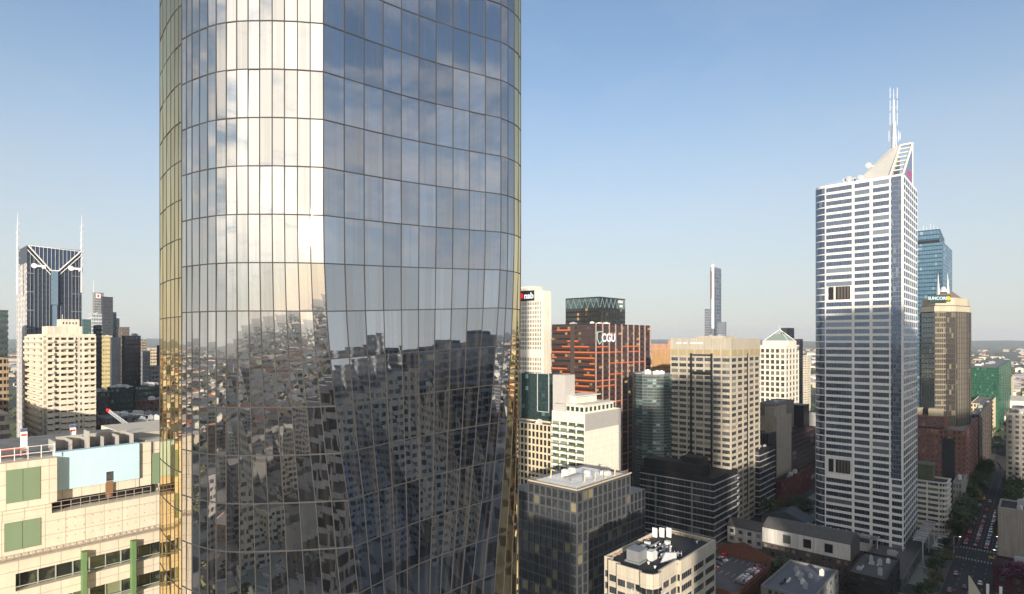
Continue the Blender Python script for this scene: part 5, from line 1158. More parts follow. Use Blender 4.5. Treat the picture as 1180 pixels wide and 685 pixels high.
# traffic
lanes = [17.8, 22.2, 26.8, 31.2]; rg = random.Random(21); cnt = 0; cols = ['white', 'silver', 'grey', 'black', 'white', 'red', 'blue', 'silver']
for li, a_ in enumerate(lanes):
    b_ = 405.0+rg.random()*4; q = 0
    while b_ < 540 and q < 11:
        if li >= 2 and b_ > 470 and rg.random() < 0.5: b_ += 9; continue
        nm = cols[(q*3+li*5+rg.randrange(2)) % len(cols)]
        put_car(nm, AB(a_, b_), 0.02, a2 if li >= 2 else a2+math.pi, '%s car in the %s lane of the shaded street, %s beyond the crossing' % (nm, ['rightmost', 'right middle', 'left middle', 'leftmost'][li], ordinal(q)), 'cars queueing in the street', 'car')
        b_ += rg.uniform(6.0, 9.5)+(q > 5)*4; q += 1
for q, (a_, b_, nm) in enumerate(((30.5, 300, 'silver'), (30.5, 312, 'white'), (26, 306, 'red'), (30.5, 326, 'grey'), (26, 335, 'blue'), (30.5, 352, 'silver'), (21, 345, 'white'))):
    put_car(nm, AB(a_, b_), 0.02, a2, '%s car on the street before the crossing, %s from the picture bottom' % (nm, ordinal(q)), 'cars before the crossing', 'car')
put_car('yellow', AB(18, 389), 0.02, a1, 'yellow taxi turning at the street crossing', 'cars at the crossing', 'taxi')
# street lamps
def lamp_proto():
    r_ = root('street_lamp', 'lamp', 'street lamp', (0, 0, 0)); m_ = MB(); m_.rod((0, 0, 0), (0, 0, 9), 0.12, 8, 0.08); m_.obj('pole', STEEL, r_)
    m_ = MB(); m_.rod((0, 0, 8.8), (2.4, 0, 9.3), 0.06, 6); m_.obj('arm', STEEL, r_)
    m_ = MB(); m_.obox((2.2, -0.18, 9.2), (0.8, 0, 0), (0, 0.36, 0), (0, 0, 0.16)); m_.obj('lamp_head', emis_mat('lamp_glow', (1, 0.85, 0.6), 2.0), r_)
    return r_
lp = lamp_proto(); first = True
for q in range(7):
    o = lp if first else copy_tree(lp)
    first = False; p = AB(KB_+0.8 if q % 2 else KA-0.8, 372+q*13); o.location = (p.x, p.y, 0.14); o.rotation_euler = (0, 0, a1+(math.pi if q % 2 else 0))
    o['label'] = 'street lamp on the %s kerb, %s of the street from the picture bottom' % ('left' if q % 2 else 'right', ordinal(q)); o['group'] = 'street lamps along the street'

# ================================================================== LEFT SIDE
# tower with twin masts
mMC = wall_mat('twin_mast_dark', (0.02, 0.028, 0.045), 0.35, 0.1); mMCl = plain('white_strip', (0.60, 0.60, 0.60), 0.5)
gMC = pane_mat('navy_glass', (0.008, 0.016, 0.035), 0.16, (0.5, 0.62, 0.85), (0.05, 0.06, 0.08), 0.05)
pl = rect(31, 430, 20, 94); zt_ = gz(283, 430)
b = Building('office_tower', 'dark navy tower with two white masts, white V shaped roofline and key emblems, far left', pl, zt_, mMC, cat='skyscraper')
L1 = (pl[3]-pl[0]).length; L2 = (pl[1]-pl[0]).length
zV = gz(309, 425)
zL = gz(303, 430)
b.facade(pl[0], pl[1], 2, zt_-2, 3.9, 12, 0.8, 0.78, 0.18, True, gMC, ext=False)
b.facade(pl[3], pl[0], 2, zL, 3.9, 6, 0.7, 0.6, 0.3, True, gWarm, ext=False, wallpart=b.mb('pale_cladding', plain('mauve_grey_cladding', (0.34, 0.31, 0.31))), pierpart=b.mb('pale_pier', mMCl))
w3 = b.mb('pale_rib', plain('rib_grey', (0.22, 0.23, 0.25)))
for u in (0.055, 0.12, 0.19, 0.265, 0.335, 0.395, 0.6, 0.67, 0.745, 0.81, 0.88, 0.94, 0.995):
    p = pl[0]+d2*(L2*u)-d1*0.7; f_ = abs(u-0.5)*2; w3.obox((*p, 2), (*(d2*0.28), 0), (*(d1*0.6), 0), (0, 0, (zV+(zt_-zV)*f_)-5))
for k in range(12):
    z = 12+k*13.5
    if z > zL: break
    w3.obox((*(pl[0]-d1*0.75), z), (*(d2*L2*0.12), 0), (*(d1*0.3), 0), (0, 0, 0.5)); w3.obox((*(pl[0]+d2*L2*0.80-d1*0.75), z), (*(d2*L2*0.2), 0), (*(d1*0.3), 0), (0, 0, 0.4))
vt = b.mb('v_trim', WHITE)
cL, cR, cM1, cM2 = [Vector((*(pl[0]+d2*(L2*u)-d1*1.2), z)) for u, z in ((0.02, zt_), (0.985, zt_-1), (0.42, zV), (0.57, zV))]
vt.rod(cL, cM1, 0.48, 4); vt.rod(cM1, cM2, 0.48, 4); vt.rod(cM2, cR, 0.48, 4); vt.rod(cL, cR, 0.35, 4)
dn = Vector((0, 0, -4)); vt.rod(cL+dn*0.8+Vector((*(d2*-0.5), 0)), cM1+dn*0.8, 0.3, 4); vt.rod(cR+dn*0.8, cM2+dn*0.8, 0.3, 4)
vg = b.mb('sloped_roof_glass', pane_mat('navy_roof_glass', (0.012, 0.03, 0.07), 0.12, (0.5, 0.6, 0.8), amount=0.02))
vg.hull([cL+Vector((*(d1*0.9), 0)), cM1+Vector((*(d1*0.9), 0)), cM2+Vector((*(d1*0.9), 0)), cR+Vector((*(d1*0.9), 0))], [cL+Vector((*(d1*0.3), 0)), cM1+Vector((*(d1*0.3), 0)), cM2+Vector((*(d1*0.3), 0)), cR+Vector((*(d1*0.3), 0))])
for q in range(1, 14):
    u = q/14; t = abs(u-0.5)*2; t = max(0, (t-0.15)/0.85); vt.rod(Vector((*(pl[0]+d2*L2*u-d1*1.25), zt_-0.5)), Vector((*(pl[0]+d2*L2*u-d1*1.25), zV+(zt_-zV)*t)), 0.1, 4)
cs = b.mb('centre_glass_bay', pane_mat('pale_blue_glass', (0.10, 0.16, 0.22), 0.35, (0.6, 0.75, 0.9), amount=0.1)); cs.prism([pl[0]+d2*L2*0.42-d1*0.3, pl[0]+d2*L2*0.45-d1*3, pl[0]+d2*L2*0.54-d1*3, pl[0]+d2*L2*0.57-d1*0.3], gz(350, 425), zV-0.5)
cs.prism([pl[0]+d2*L2*0.45-d1*0.3, pl[0]+d2*L2*0.465-d1*2, pl[0]+d2*L2*0.53-d1*2, pl[0]+d2*L2*0.545-d1*0.3], 5, gz(350, 425)-0.3)
for u, uu in ((0.12, 'l'), (0.79, 'r')):
    m = MB(); c_ = Vector((*(pl[0]+d2*L2*u-d1*1.4), gz(305, 425))); e3 = Vector((*d2, 0)); nn_ = Vector((*(-d1), 0))
    m.rod(c_, c_+nn_*0.4, 1.8, 14); m.obox(c_+e3*1.8+Vector((0, 0, -0.7)), e3*4.8, nn_*0.4, (0, 0, 1.5)); m.obox(c_+e3*4.6+Vector((0, 0, -1.9)), e3*0.9, nn_*0.4, (0, 0, 1.2)); m.obox(c_+e3*6.0+Vector((0, 0, -1.9)), e3*0.7, nn_*0.4, (0, 0, 1.2))
    m.obj('key_emblem', plain('key_white_'+uu, (0.85, 0.85, 0.85)), b.root)
for xx, yy0, yy1 in ((20.5, 245, 300), (92, 248, 300)):
    m = MB(); p = Vector((*(pl[3]-d1*2 if xx < 50 else pl[1]-d1*0.5), 0)); Dm = p.y; z1_, z0_ = gz(yy0, Dm), gz(yy1, Dm)
    if xx < 50: p = Vector((*P(xx, 432), 0)); Dm = 432; z1_, z0_ = gz(yy0, Dm), gz(yy1, Dm)
    m.rod(p+Vector((0, 0, z0_-25)), p+Vector((0, 0, z0_+22)), 0.8, 6, 0.6); m.rod(p+Vector((0, 0, z0_+22)), p+Vector((0, 0, z1_)), 0.5, 6, 0.1)
    for q in range(10): z = z0_-20+q*5; m.rod(p+Vector((-1.6, 0, z)), p+Vector((1.6, 0, z+2)), 0.18, 4)
    m.obj('mast', STEEL, b.root)
b.finish()

# cream apartment tower
mAt = wall_mat('cream_concrete_apartment', (0.64, 0.58, 0.47), 0.8, 0.14, 0.3)
pl = rect(53, 262, 31, 110); zt_ = gz(385, 262)
b = Building('apartment_tower', 'cream concrete apartment tower with slot balconies on every floor, on the left', pl, zt_, mAt, cat='apartment building')
L1 = (pl[3]-pl[0]).length; L2 = (pl[1]-pl[0]).length; pt = 2.72
dk = pane_mat('balcony_slot_glass', (0.02, 0.02, 0.022), 0.1, (0.7, 0.75, 0.8), (0.25, 0.22, 0.18), 0.3)  # dark glass behind the slot balconies
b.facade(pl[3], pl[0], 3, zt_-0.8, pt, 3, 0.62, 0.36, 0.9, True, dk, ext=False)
us = [0, 0.15, 0.27, 0.56, 0.64, 0.74, 1.0]; wfs = [0.62, 0.72, 0.8, 0.5, 0.4, 0.72]
for (u0, u1), wf, off in zip(zip(us, us[1:]), wfs, (0.0, 0.0, 0.0, 0.0, 0.0, 0.0)):
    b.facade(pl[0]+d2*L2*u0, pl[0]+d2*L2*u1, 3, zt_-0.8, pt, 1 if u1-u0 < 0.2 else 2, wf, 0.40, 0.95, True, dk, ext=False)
cu = b.mb('balcony_front', plain('balcony_front_cream', (0.66, 0.58, 0.45)))
nf = int((zt_-4)/pt)
for k in range(nf):
    z = 3+k*(zt_-3.8)/nf
    for u0, u1 in ((0.01, 0.14), (0.28, 0.55), (0.76, 0.99)): cu.obox((*(pl[0]+d2*L2*u0-d1*2.0), z-0.3), (*(d2*L2*(u1-u0)), 0), (*(d1*1.02), 0), (0, 0, 1.05))
    cu.obox((*(pl[3]-d1*3-d2*1.9), z-0.3), (*(-d1*(L1-6)), 0), (*(d2*0.95), 0), (0, 0, 1.05))
ph_ = b.mb('roof_house', mAt)
ph_.prism([pl[0]+d2*L2*0.05+d1*2, pl[0]+d2*L2*0.75+d1*2, pl[0]+d2*L2*0.75+d1*14, pl[0]+d2*L2*0.05+d1*14], zt_-1, gz(376, 264))
ph_.prism([pl[0]+d2*L2*0.33+d1*3, pl[0]+d2*L2*0.70+d1*3, pl[0]+d2*L2*0.70+d1*12, pl[0]+d2*L2*0.33+d1*12], gz(376, 264)+.01, gz(367.5, 264))
ms_ = b.mb('roof_opening', DARK)
for q in range(5): ms_.obox((*(pl[0]+d2*L2*(0.36+q*0.065)+d1*2.95), gz(374, 264)+0.3), (*(d2*0.45), 0), (*(d1*0.1), 0), (0, 0, 0.9))
ra = b.mb('roof_aerial', STEEL); p = pl[0]+d2*L2*0.36+d1*4; ra.rod((*p, gz(368, 264)), (*p, gz(362, 264)), 0.08, 5)
b.finish()

# dark tower at the far left edge
b = simple('dark_tower', 'dark slab tower cut by the left picture edge', -14, 330, -40, 9, 357, wall_mat('left_dark', (0.05, 0.06, 0.065)), gTeal, 3.4, 4, 6, 0.8, 0.5, 0.25, clutter=3, seed=101)
simple('brown_apartment_tower', 'brown tower with white balcony edges below the dark slab at the left edge', -16, 270, -50, 8, 413, wall_mat('left_brown', (0.30, 0.22, 0.14)), gBlk, 3.2, 4, 5, 0.7, 0.55, 0.6, clutter=2, seed=102)
simple('brown_apartment_tower', 'darker banded lower tower at the left edge in front of the brown one', -12, 200, -50, 11, 478, wall_mat('left_banded', (0.07, 0.065, 0.06)), gBlk, 3.2, 4, 4, 0.9, 0.6, 0.7, piers=False, clutter=2, seed=103)
# distant cluster between the apartment tower and the glass skyscraper
def far(name, label, x0, xs, x1, D, ytop, wm, pane, bl, br, **kw):
    return simple(name, label, xs, D, x0, x1, ytop, wm, pane, kw.pop('pitch', 4), bl, br, kw.pop('wf', 0.75), kw.pop('hf', 0.55), 0.3, maxp=kw.pop('maxp', 60), **kw)
b = far('grey_tower', 'grey distant tower with a red and white logo panel and thin mast', 107, 109, 119.5, 900, 337, wall_mat('grey_stone_far', (0.25, 0.25, 0.26)), gDark, 3, 8, clutter=0, finish=False)
pl = b.plan; mk = MB(); mk.obox((*(pl[0]+d2*1.5-d1*1), b.ztop-9), (*(d2*6), 0), (*(d1*0.3), 0), (0, 0, 7)); mk.obj('logo_panel', WHITE, b.root)
mk = MB(); mk.obox((*(pl[0]+d2*3.2-d1*1.2), b.ztop-7.5), (*(d2*2.4), 0), (*(d1*0.3), 0), (0, 0, 4)); mk.obj('logo_mark', plain('logo_red', (0.6, 0.03, 0.03)), b.root)
mk = MB(); p = P(108, 905); mk.rod((*p, b.ztop-20), (*p, gz(323, 905)), 0.8, 6, 0.3); mk.obj('mast', STEEL, b.root); b.finish()
far('dark_tower', 'dark blue grey distant tower just in front of the grey logo tower', 117, 119, 130, 780, 342, wall_mat('dark_far', (0.05, 0.06, 0.075)), gBlk, 4, 10, clutter=1, wf=0.85)
far('stepped_tower', 'dark distant tower stepping down on the right of the blue grey one', 129, 130, 134, 800, 360, wall_mat('dark_far', (0.05, 0.06, 0.075)), gSky, 2, 5, clutter=0, L2=None)
far('stepped_tower', 'lowest dark step of the distant tower cluster', 133, 134, 137.5, 820, 367, wall_mat('dark_far', (0.05, 0.06, 0.075)), gBlk, 2, 4, clutter=0)
far('white_tower', 'white and glass distant tower with a round roof tank, right of the twin mast tower', 103, 106, 117, 640, 362, wall_mat('white_far', (0.5, 0.5, 0.5)), gSky, 3, 6, clutter=4, seed=110)
far('teal_glass_block', 'small teal glass block squeezed beside the twin mast tower', 95, 97, 105, 600, 368, wall_mat('teal_far', (0.06, 0.12, 0.12)), gTeal, 3, 5, clutter=1)
far('dark_tower', 'dark slim block between the cream apartments and the yellow block', 108, 110, 117, 520, 375, wall_mat('dark_far2', (0.04, 0.045, 0.05)), gBlk, 3, 5, clutter=2)
far('yellow_apartment_block', 'yellow cream distant block with small windows, left of the black slab', 112, 115, 129, 560, 387, wall_mat('yellow_cream', (0.58, 0.50, 0.26)), gWarm, 3, 8, clutter=2, wf=0.5, hf=0.4)
far('grey_slab', 'plain grey slab beside the yellow cream block', 127, 129, 139, 545, 389, wall_mat('plain_grey_slab', (0.33, 0.33, 0.35)), gDark, 0, 0, clutter=0)
far('tower', 'brown slab carrying a dark box top behind the black slab', 137, 139, 149, 600, 377, wall_mat('brown_slab', (0.14, 0.11, 0.09)), gDark, 4, 6, clutter=0)
far('black_slab', 'wide black slab block with a pale serrated right edge', 141, 143.5, 162, 520, 387, mBk, gBlk, 3, 14, clutter=3, seed=115, wf=0.9, hf=0.8)
far('far_block', 'pale brown distant block right of the black slab', 161, 163, 169, 900, 391, wall_mat('pale_brown_far', (0.3, 0.25, 0.2)), gDark, 2, 4, clutter=1)
far('far_block', 'grey block with an orange base near the glass skyscraper edge', 163, 165, 173, 640, 405, wall_mat('grey_far', (0.22, 0.23, 0.25)), gDark, 2, 5, clutter=1)
far('far_block', 'cream distant block close to the skyscraper edge', 170, 172, 181, 760, 402, wall_mat('cream_far', (0.6, 0.5, 0.36)), gWarm, 2, 5, clutter=1)
far('far_block', 'thin dark block touching the left edge of the glass skyscraper', 181, 182.5, 190, 600, 398, wall_mat('dark_far2', (0.04, 0.045, 0.05)), gBlk, 2, 3, clutter=0)
far('far_block', 'low grey block with sloping roof beside the skyscraper edge', 172, 175, 192, 520, 422, wall_mat('grey_far', (0.22, 0.23, 0.25)), gDark, 3, 5, clutter=2, seed=3)
# low rise in front of them
far('green_glass_lowrise', 'low green glass block with silver roof boxes, left of two', 124, 128, 154, 430, 447, wall_mat('green_dark_low', (0.03, 0.05, 0.045)), gTeal, 4, 9, clutter=7, seed=120, smax=8, wf=0.9)
far('green_glass_lowrise', 'low green glass block with white and yellow roof boxes, right of two', 153, 156, 192, 440, 445, wall_mat('green_dark_low', (0.03, 0.05, 0.045)), gTeal, 4, 10, clutter=9, seed=121, smax=8, wf=0.9)
far('low_block', 'dark low block with window rows right beside the cream apartments', 108, 111, 126, 400, 452, wall_mat('dark_low', (0.06, 0.06, 0.065)), gDark, 3, 6, clutter=4, seed=122)
gable_house('red_roof_house', 'building with a bright maroon roof among the low roofs on the left', P(135, 380), 14, 20, 22, 27, wall_mat('pale_plaster2', (0.45, 0.40, 0.36)), wall_mat('maroon_roof', (0.30, 0.02, 0.04), 0.6), 3)
far('low_block', 'long low grey roofed block below the two green glass blocks', 112, 122, 198, 345, 482, wall_mat('grey_low', (0.22, 0.21, 0.20)), gDark, 5, 16, clutter=12, seed=125, smax=4)
far('low_block', 'brick fronted low block with dormers behind the cream rooftop', 112, 131, 160, 285, 496, wall_mat('brick_low', (0.12, 0.07, 0.055)), gDark, 6, 8, clutter=4, seed=126)
far('low_block', 'pale low block with red stripes near the skyscraper edge', 155, 160, 195, 300, 486, wall_mat('pale_low', (0.40, 0.39, 0.38)), gDark, 4, 8, clutter=5, seed=127)
far('low_block', 'small brown block with awning beside the green glass blocks', 158, 163, 195, 385, 462, wall_mat('brown_low', (0.16, 0.06, 0.05)), gDark, 3, 7, clutter=5, seed=129)
# tower crane jib resting behind the roof
r_ = root('crane', 'white lattice crane jib with a red tip reaching over the low roofs', 'crane', (*P(161, 150), 60))
m = MB(); p0 = Vector((*P(164, 150), gz(502, 150))); p1 = Vector((*P(126, 165), gz(474, 165)))
for off in (Vector((0, 0, 0.55)), Vector((0.5, 0, -0.4)), Vector((-0.5, 0, -0.4))): m.rod(p0+off, p1+off*0.6, 0.09, 5)
for q in range(22):
    a_, b_ = p0+(p1-p0)*(q/22), p0+(p1-p0)*((q+1)/22); m.rod(a_+Vector((0, 0, 0.5)), b_+Vector((0.4, 0, -0.3)), 0.05, 4); m.rod(a_+Vector((-0.4, 0, -0.3)), b_+Vector((0, 0, 0.5)), 0.05, 4)
m.obj('jib', STEEL, r_)
m = MB(); m.rod(p1, p1+(p1-p0).normalized()*1.8, 0.6, 8, 0.35); m.obj('jib_tip', plain('crane_red', (0.55, 0.02, 0.03)), r_)
m = MB(); m.rod((p0.x, p0.y, 0), p0+Vector((0, 0, -1)), 0.9, 8); m.obox(p0+Vector((-1.2, -1, -1)), (2.6, 0, 0), (0, 2, 0), (0, 0, 1.6)); m.rod(p0, p0+Vector((1.6, 0.3, 5)), 0.14, 5); m.rod(p0+Vector((1.6, 0.3, 5)), p1, 0.04, 4); m.obj('mast', PLANT, r_)

# ------------------------------------------------------------------ foreground cream building on the left
mC = wall_mat('foreground_cream_concrete', (0.62, 0.55, 0.44), 0.75, 0.10, 0.6, 0, (1.75, 1.45), 0.06)
E = P(187, 70)
def FS(x): return -along(E, -d2, x) if False else along(E, -d2, x)      # metres from E towards us along the face
def fp(x, z, off=0.0): p_ = E-d2*FS(x)-d1*off; return Vector((*p_, z))    # off > 0 stands out of the face
def sp_(s, z, off=0.0): p_ = E-d2*s-d1*off; return Vector((*p_, z))
def slab(mb, s0, s1, z0, z1, off0, off1): mb.obox(sp_(s1, z0, off0), Vector((*(d2*(s1-s0)), 0)), Vector((*(-d1*(off1-off0)), 0)), (0, 0, z1-z0))
rt = root('foreground_office', 'cream panelled building with a pale blue rooftop wall, green panels and green fins, lower left', 'office building', (*(E-d2*10+d1*8), 0))
S0, S1 = -9, 32
w = MB(); slab(w, S0, S1, 0, 89.8, -24, -1.2)             # body behind the glazing
for q, (za_, zb_) in enumerate(((88.2, 89.8), (84.8, 86.4), (81.4, 83.0), (78.0, 79.6), (74.6, 76.2), (71.2, 72.8), (66, 69.4))): slab(w, S0, S1, za_, zb_, -1.19, 0.0)
slab(w, S0, S1, 0, 66, -1.19, 0)
slab(w, FS(18), S1, 60, 89.8, -1.1, -0.02)               # solid end to the left
slab(w, S0, S1, 89.81, 93.6, -24, -0.5)                   # middle wall
slab(w, FS(61), S1, 93.61, 94.6, -24, -0.55)
slab(w, S0, S1, 93.62, 94.0, -24, -2.5)
slab(w, S0+2, FS(182), 93.7, 99.6, -24, -2.7); 
slab(w, FS(182), FS(167.5), 94.0, 99.7, -3.1, -2.4)
slab(w, FS(68), S1, 94.61, 99.4, -3.0, -0.9)             # upper left wall
slab(w, FS(167.5), FS(68), 93.9, 95.7, -3.0, -2.3)
w.obj('wall', mC, rt)
m = MB(); slab(m, FS(167), FS(68), 95.6, 99.75, -3.1, -2.0); m.obj('pale_blue_wall', wall_mat('pale_blue_paint', (0.46, 0.64, 0.70), 0.7, 0.05, 0.5, 0, None, 0.04), rt)
m = MB(); slab(m, FS(136), FS(128), 94.0, 95.8, -2.3, -1.95); dr = m.obj('door', plain('door_brown', (0.22, 0.12, 0.06)), rt)
m = MB(); slab(m, FS(136), FS(128.2), 95.85, 96.9, -2.0, -1.93); m.obj('window', gBlue, rt)
m = MB(); slab(m, FS(186), FS(61), 93.65, 94.55, -2.45, -2.3); m.obj('terrace_gap_shade', DARK, rt)  # dark strip standing in for the shade of the terrace gap
m = MB()
for z in (94.2, 94.7): slab(m, FS(176), FS(61), z, z+0.06, -0.65, -0.58)
for q in range(12): s_ = FS(176)+(FS(61)-FS(176))*q/11; slab(m, s_, s_+0.06, 93.6, 94.75, -0.65, -0.59)
for q in range(70): s_ = S0+(S1-S0)*q/70; slab(m, s_, s_+0.05, 89.8, 90.25, 0.28, 0.33)
slab(m, S0, S1, 90.25, 90.3, 0.27, 0.34); slab(m, S0, S1, 89.6, 89.79, 0.01, 0.4); m.obj('railing', plain('railing_brown_grey', (0.30, 0.26, 0.22)), rt)
gpn = wall_mat('sage_green_panel', (0.17, 0.24, 0.15), 0.5, 0.06, 0.5, 0, None, 0.03)
for xa, xb, z0_, z1_, of in ((8.5, 28, 95.3, 98.7, -0.89), (28.6, 48.4, 95.3, 98.7, -0.89), (5.7, 26.5, 90.5, 93.4, -0.49), (27.2, 48, 90.5, 93.4, -0.49), (183, 200, 94.6, 98.3, -2.38)):
    m = MB(); slab(m, FS(xb), FS(xa), z0_, z1_, of, of+0.06); m.obj('green_panel', gpn, rt)
m = MB()
for q, (x_, z_) in enumerate(((a, z) for a in range(68, 180, 10) for z in (90.9, 91.8, 92.7))): p_ = fp(x_, z_, -0.49); m.rod(p_, p_+Vector((*(-d1*0.04), 0)), 0.05, 6)
m.obj('wall_anchor', plain('anchor_brown', (0.35, 0.16, 0.08)), rt)
# glazing rows
gF = pane_mat('foreground_window_glass', (0.012, 0.014, 0.014), 0.12, (0.6, 0.75, 0.7), (0.28, 0.30, 0.18), 0.25)
fr = MB()
for (z0_, z1_) in ((86.4, 88.2), (83.0, 84.8), (79.6, 81.4), (76.2, 78.0)):
    s_ = S0+1; k = 0
    while s_ < FS(18)-0.3:
        m = MB(); a_, b_ = sp_(s_+1.45, z0_, -1.0), sp_(s_, z0_, -1.0); m.quad(a_, b_, b_+Vector((0, 0, z1_-z0_)), a_+Vector((0, 0, z1_-z0_))); m.obj('window', gF, rt)
        slab(fr, s_+1.45, s_+1.55, z0_, z1_, -1.15, -0.85); s_ += 1.5; k += 1
    slab(fr, S0, FS(18), z0_+0.45, z0_+0.53, 0.05, 0.12)
fr.obj('window_frame', plain('frame_grey_green', (0.34, 0.38, 0.34)), rt)
for x_ in (38, 95.5, 152, 196): 
    if x_ == 38: continue
    m = MB(); s_ = FS(x_); slab(m, s_-0.2, s_+0.2, 60, 89.1, 0.02, 0.85); fo = m.obj('green_fin', plain('fin_green', (0.12, 0.22, 0.09)), rt)
# roof deck, rails, sign boards
m = MB(); slab(m, S0, S1, 99.41, 99.5, -20, -3.2); m.obj('roof', ROOF, rt)
m = MB()
for q in range(9): s_ = FS(66)+q*1.1; slab(m, s_, s_+0.06, 99.5, 100.9, -1.3, -1.24)
for z in (100.1, 100.8): slab(m, FS(66), FS(66)+9, z, z+0.05, -1.3, -1.25)
m.obj('roof_railing', WHITE, rt)
m = MB(); slab(m, FS(40), FS(40)+9, 99.9, 100.02, -2.6, -2.3); slab(m, FS(36), FS(36)+9, 100.45, 100.57, -3.2, -2.9); m.obj('orange_pipe', plain('pipe_orange', (0.65, 0.10, 0.02)), rt)
m = MB()
for q in range(6): s_ = FS(164)+q*1.5; slab(m, s_, s_+0.12, 99.6, 100.8, -6.2, -3.2)
slab(m, FS(165), FS(80), 99.6, 100.9, -6.5, -6.3); slab(m, S0, FS(165), 99.5, 100.3, -7.5, -7.2); slab(m, FS(112), FS(110), 99.6, 101.6, -5, -3.1); m.obj('roof_wall', plain('roof_wall_grey', (0.38, 0.36, 0.33)), rt)
for q, (x_, z0_, z1_, of) in enumerate(((37, 99.7, 102.4, -4.5), (106, 99.9, 101.9, -8.5))):
    r2 = root('advertising_board', ['white, blue and red advertising board on the roof rail at the left', 'white and red advertising board at the middle of the cream roof'][q], 'sign board', tuple(sp_(FS(x_), 99.5, of)), 'advertising boards on the cream roof')
    s_ = FS(x_)
    m = MB(); slab(m, s_-0.3, s_+0.3, z0_+0.3, z1_, of, of+0.06); m.obj('board', WHITE, r2)
    m = MB(); slab(m, s_-0.3, s_+0.3, z1_-0.35, z1_-0.01, of+0.061, of+0.08); m.obj('header', plain('board_blue', (0.08, 0.10, 0.2)), r2)
    m = MB(); slab(m, s_-0.22, s_+0.22, z1_-0.8, z1_-0.6, of+0.061, of+0.08); m.obj('red_stripe', plain('board_red', (0.6, 0.04, 0.03)), r2)
    m = MB(); slab(m, s_-0.3, s_-0.2, 99.5, z0_+0.3, of, of+0.05); slab(m, s_+0.2, s_+0.3, 99.5, z0_+0.3, of, of+0.05); m.obj('post', STEEL, r2)

# ================================================================== CITY BEHIND THE VIEWPOINT (seen in the mirror glass, shades the streets)
rg = random.Random(99)
wms = [wall_mat('rear_a', (0.55, 0.5, 0.42)), wall_mat('rear_b', (0.36, 0.38, 0.42)), wall_mat('rear_c', (0.30, 0.30, 0.32)), wall_mat('rear_d', (0.55, 0.50, 0.42)), wall_mat('rear_e', (0.36, 0.2, 0.14))]
pms = [gDark, gBlk, gTeal, gWarm, gBlue]
def rear(cx, cy, wx, wy, h_, i, label='office building standing behind the viewpoint, for the mirrored city and added shade', name='mirror_shade_office'):
    c_ = Vector((cx, cy)); a = d2*wx/2; b0 = d1*wy/2
    pl_ = [c_-a-b0, c_+a-b0, c_+a+b0, c_-a+b0]
    bb = Building(name, label, pl_, h_, wms[i % 5], None, 'office building', group='buildings behind the viewpoint', maxpanes=0)
    for k in range(4): bb.facade(pl_[k], pl_[(k+1) % 4], 1, h_-1, 4.0, max(3, int((pl_[(k+1) % 4]-pl_[k]).length/3.2)), 0.7+0.1*(i % 3), 0.5+0.08*(i % 3), 0.3, i % 2 == 0, pms[(i*3) % 5], ext=False)
    bb.finish()
SHADE_TOWERS = [ # out-of-frame towers, added and sized to throw shade across the lower right
 (1, -66, 18, 18, 97, 2), (57, -232, 22, 22, 181, 0), (90, -230, 23, 23, 197, 1), (131, -232, 25, 25, 143, 3), (167, -230, 27, 27, 227, 4), (199, -232, 24, 24, 220, 1), (235, -234, 26, 26, 168, 0), (275, -236, 28, 28, 181, 2), (317, -238, 28, 28, 181, 1)]
for i, a in enumerate(SHADE_TOWERS): rear(*a[:5], a[5])
spots = []
for i in range(120):
    for t in range(40):
        ang = rg.uniform(-100, 100); rr = rg.uniform(60, 700); x = math.sin(R(ang))*rr-10; y = 20-math.cos(R(ang))*rr
        if y > -10 and abs(x) < 420: continue
        if -60 < x < 60 and -115 < y < -30: continue
        if 30 < x < 345 and -275 < y < -190: continue
        if all((x-u)**2+(y-v)**2 > 42**2 for u, v in spots): break
    else: continue
    spots.append((x, y)); far_ = rr/700
    h_ = rg.choice((8, 11, 15, 20)) if rr < 170 else rg.choice((10, 16, 22, 30, 42)) if rr < 380 else rg.choice((14, 20, 28, 40, 58)) * rg.uniform(0.8, 1.15)
    if rg.random() < 0.05 and rr > 400: h_ = rg.uniform(85, 105)
    rear(x, y, rg.uniform(16, 30), rg.uniform(16, 30), h_, rg.randrange(60))
for i, (th, rr, w_, h_) in enumerate(((61, 330, 30, 117), (64, 250, 26, 108), (67, 420, 34, 124), (70, 270, 24, 118), (73, 350, 30, 112), (77, 240, 22, 104), (80, 330, 28, 120), (84, 290, 26, 110), (58, 520, 30, 121), (-12, 300, 26, 84), (-24, 260, 24, 76), (-33, 340, 30, 96), (-45, 280, 24, 88))):
    rear(-13+math.sin(R(th))*rr, 42-math.cos(R(th))*rr, w_, w_*1.1, h_, (1, 6, 2, 11, 16, 0, 1, 21, 4, 3, 0, 2, 1)[i])
# trees behind the viewpoint
m = MB(); rt_pts = []
for q in range(900):
    ang = rg.uniform(-100, 60); rr = rg.uniform(50, 600); x = math.sin(R(ang))*rr; y = -math.cos(R(ang))*rr
    for t in range(16):
        v = Vector((rg.gauss(0, 2.2), rg.gauss(0, 2.2), rg.gauss(6, 2))); s_ = rg.uniform(0.8, 1.7); a_ = Vector((rg.gauss(0, 1), rg.gauss(0, 1), rg.gauss(0, 1))).normalized(); b_ = a_.orthogonal().normalized()
        p_ = Vector((x, y, 0))+v; m.quad(p_-a_*s_, p_+b_*s_, p_+a_*s_, p_-b_*s_)
o = m.obj('tree_canopy', leaf_mat('mirrored_leaves', (0.04, 0.07, 0.02), (0.14, 0.13, 0.03))); o['kind'] = 'stuff'; o['label'] = 'green and yellow tree tops behind the viewpoint'

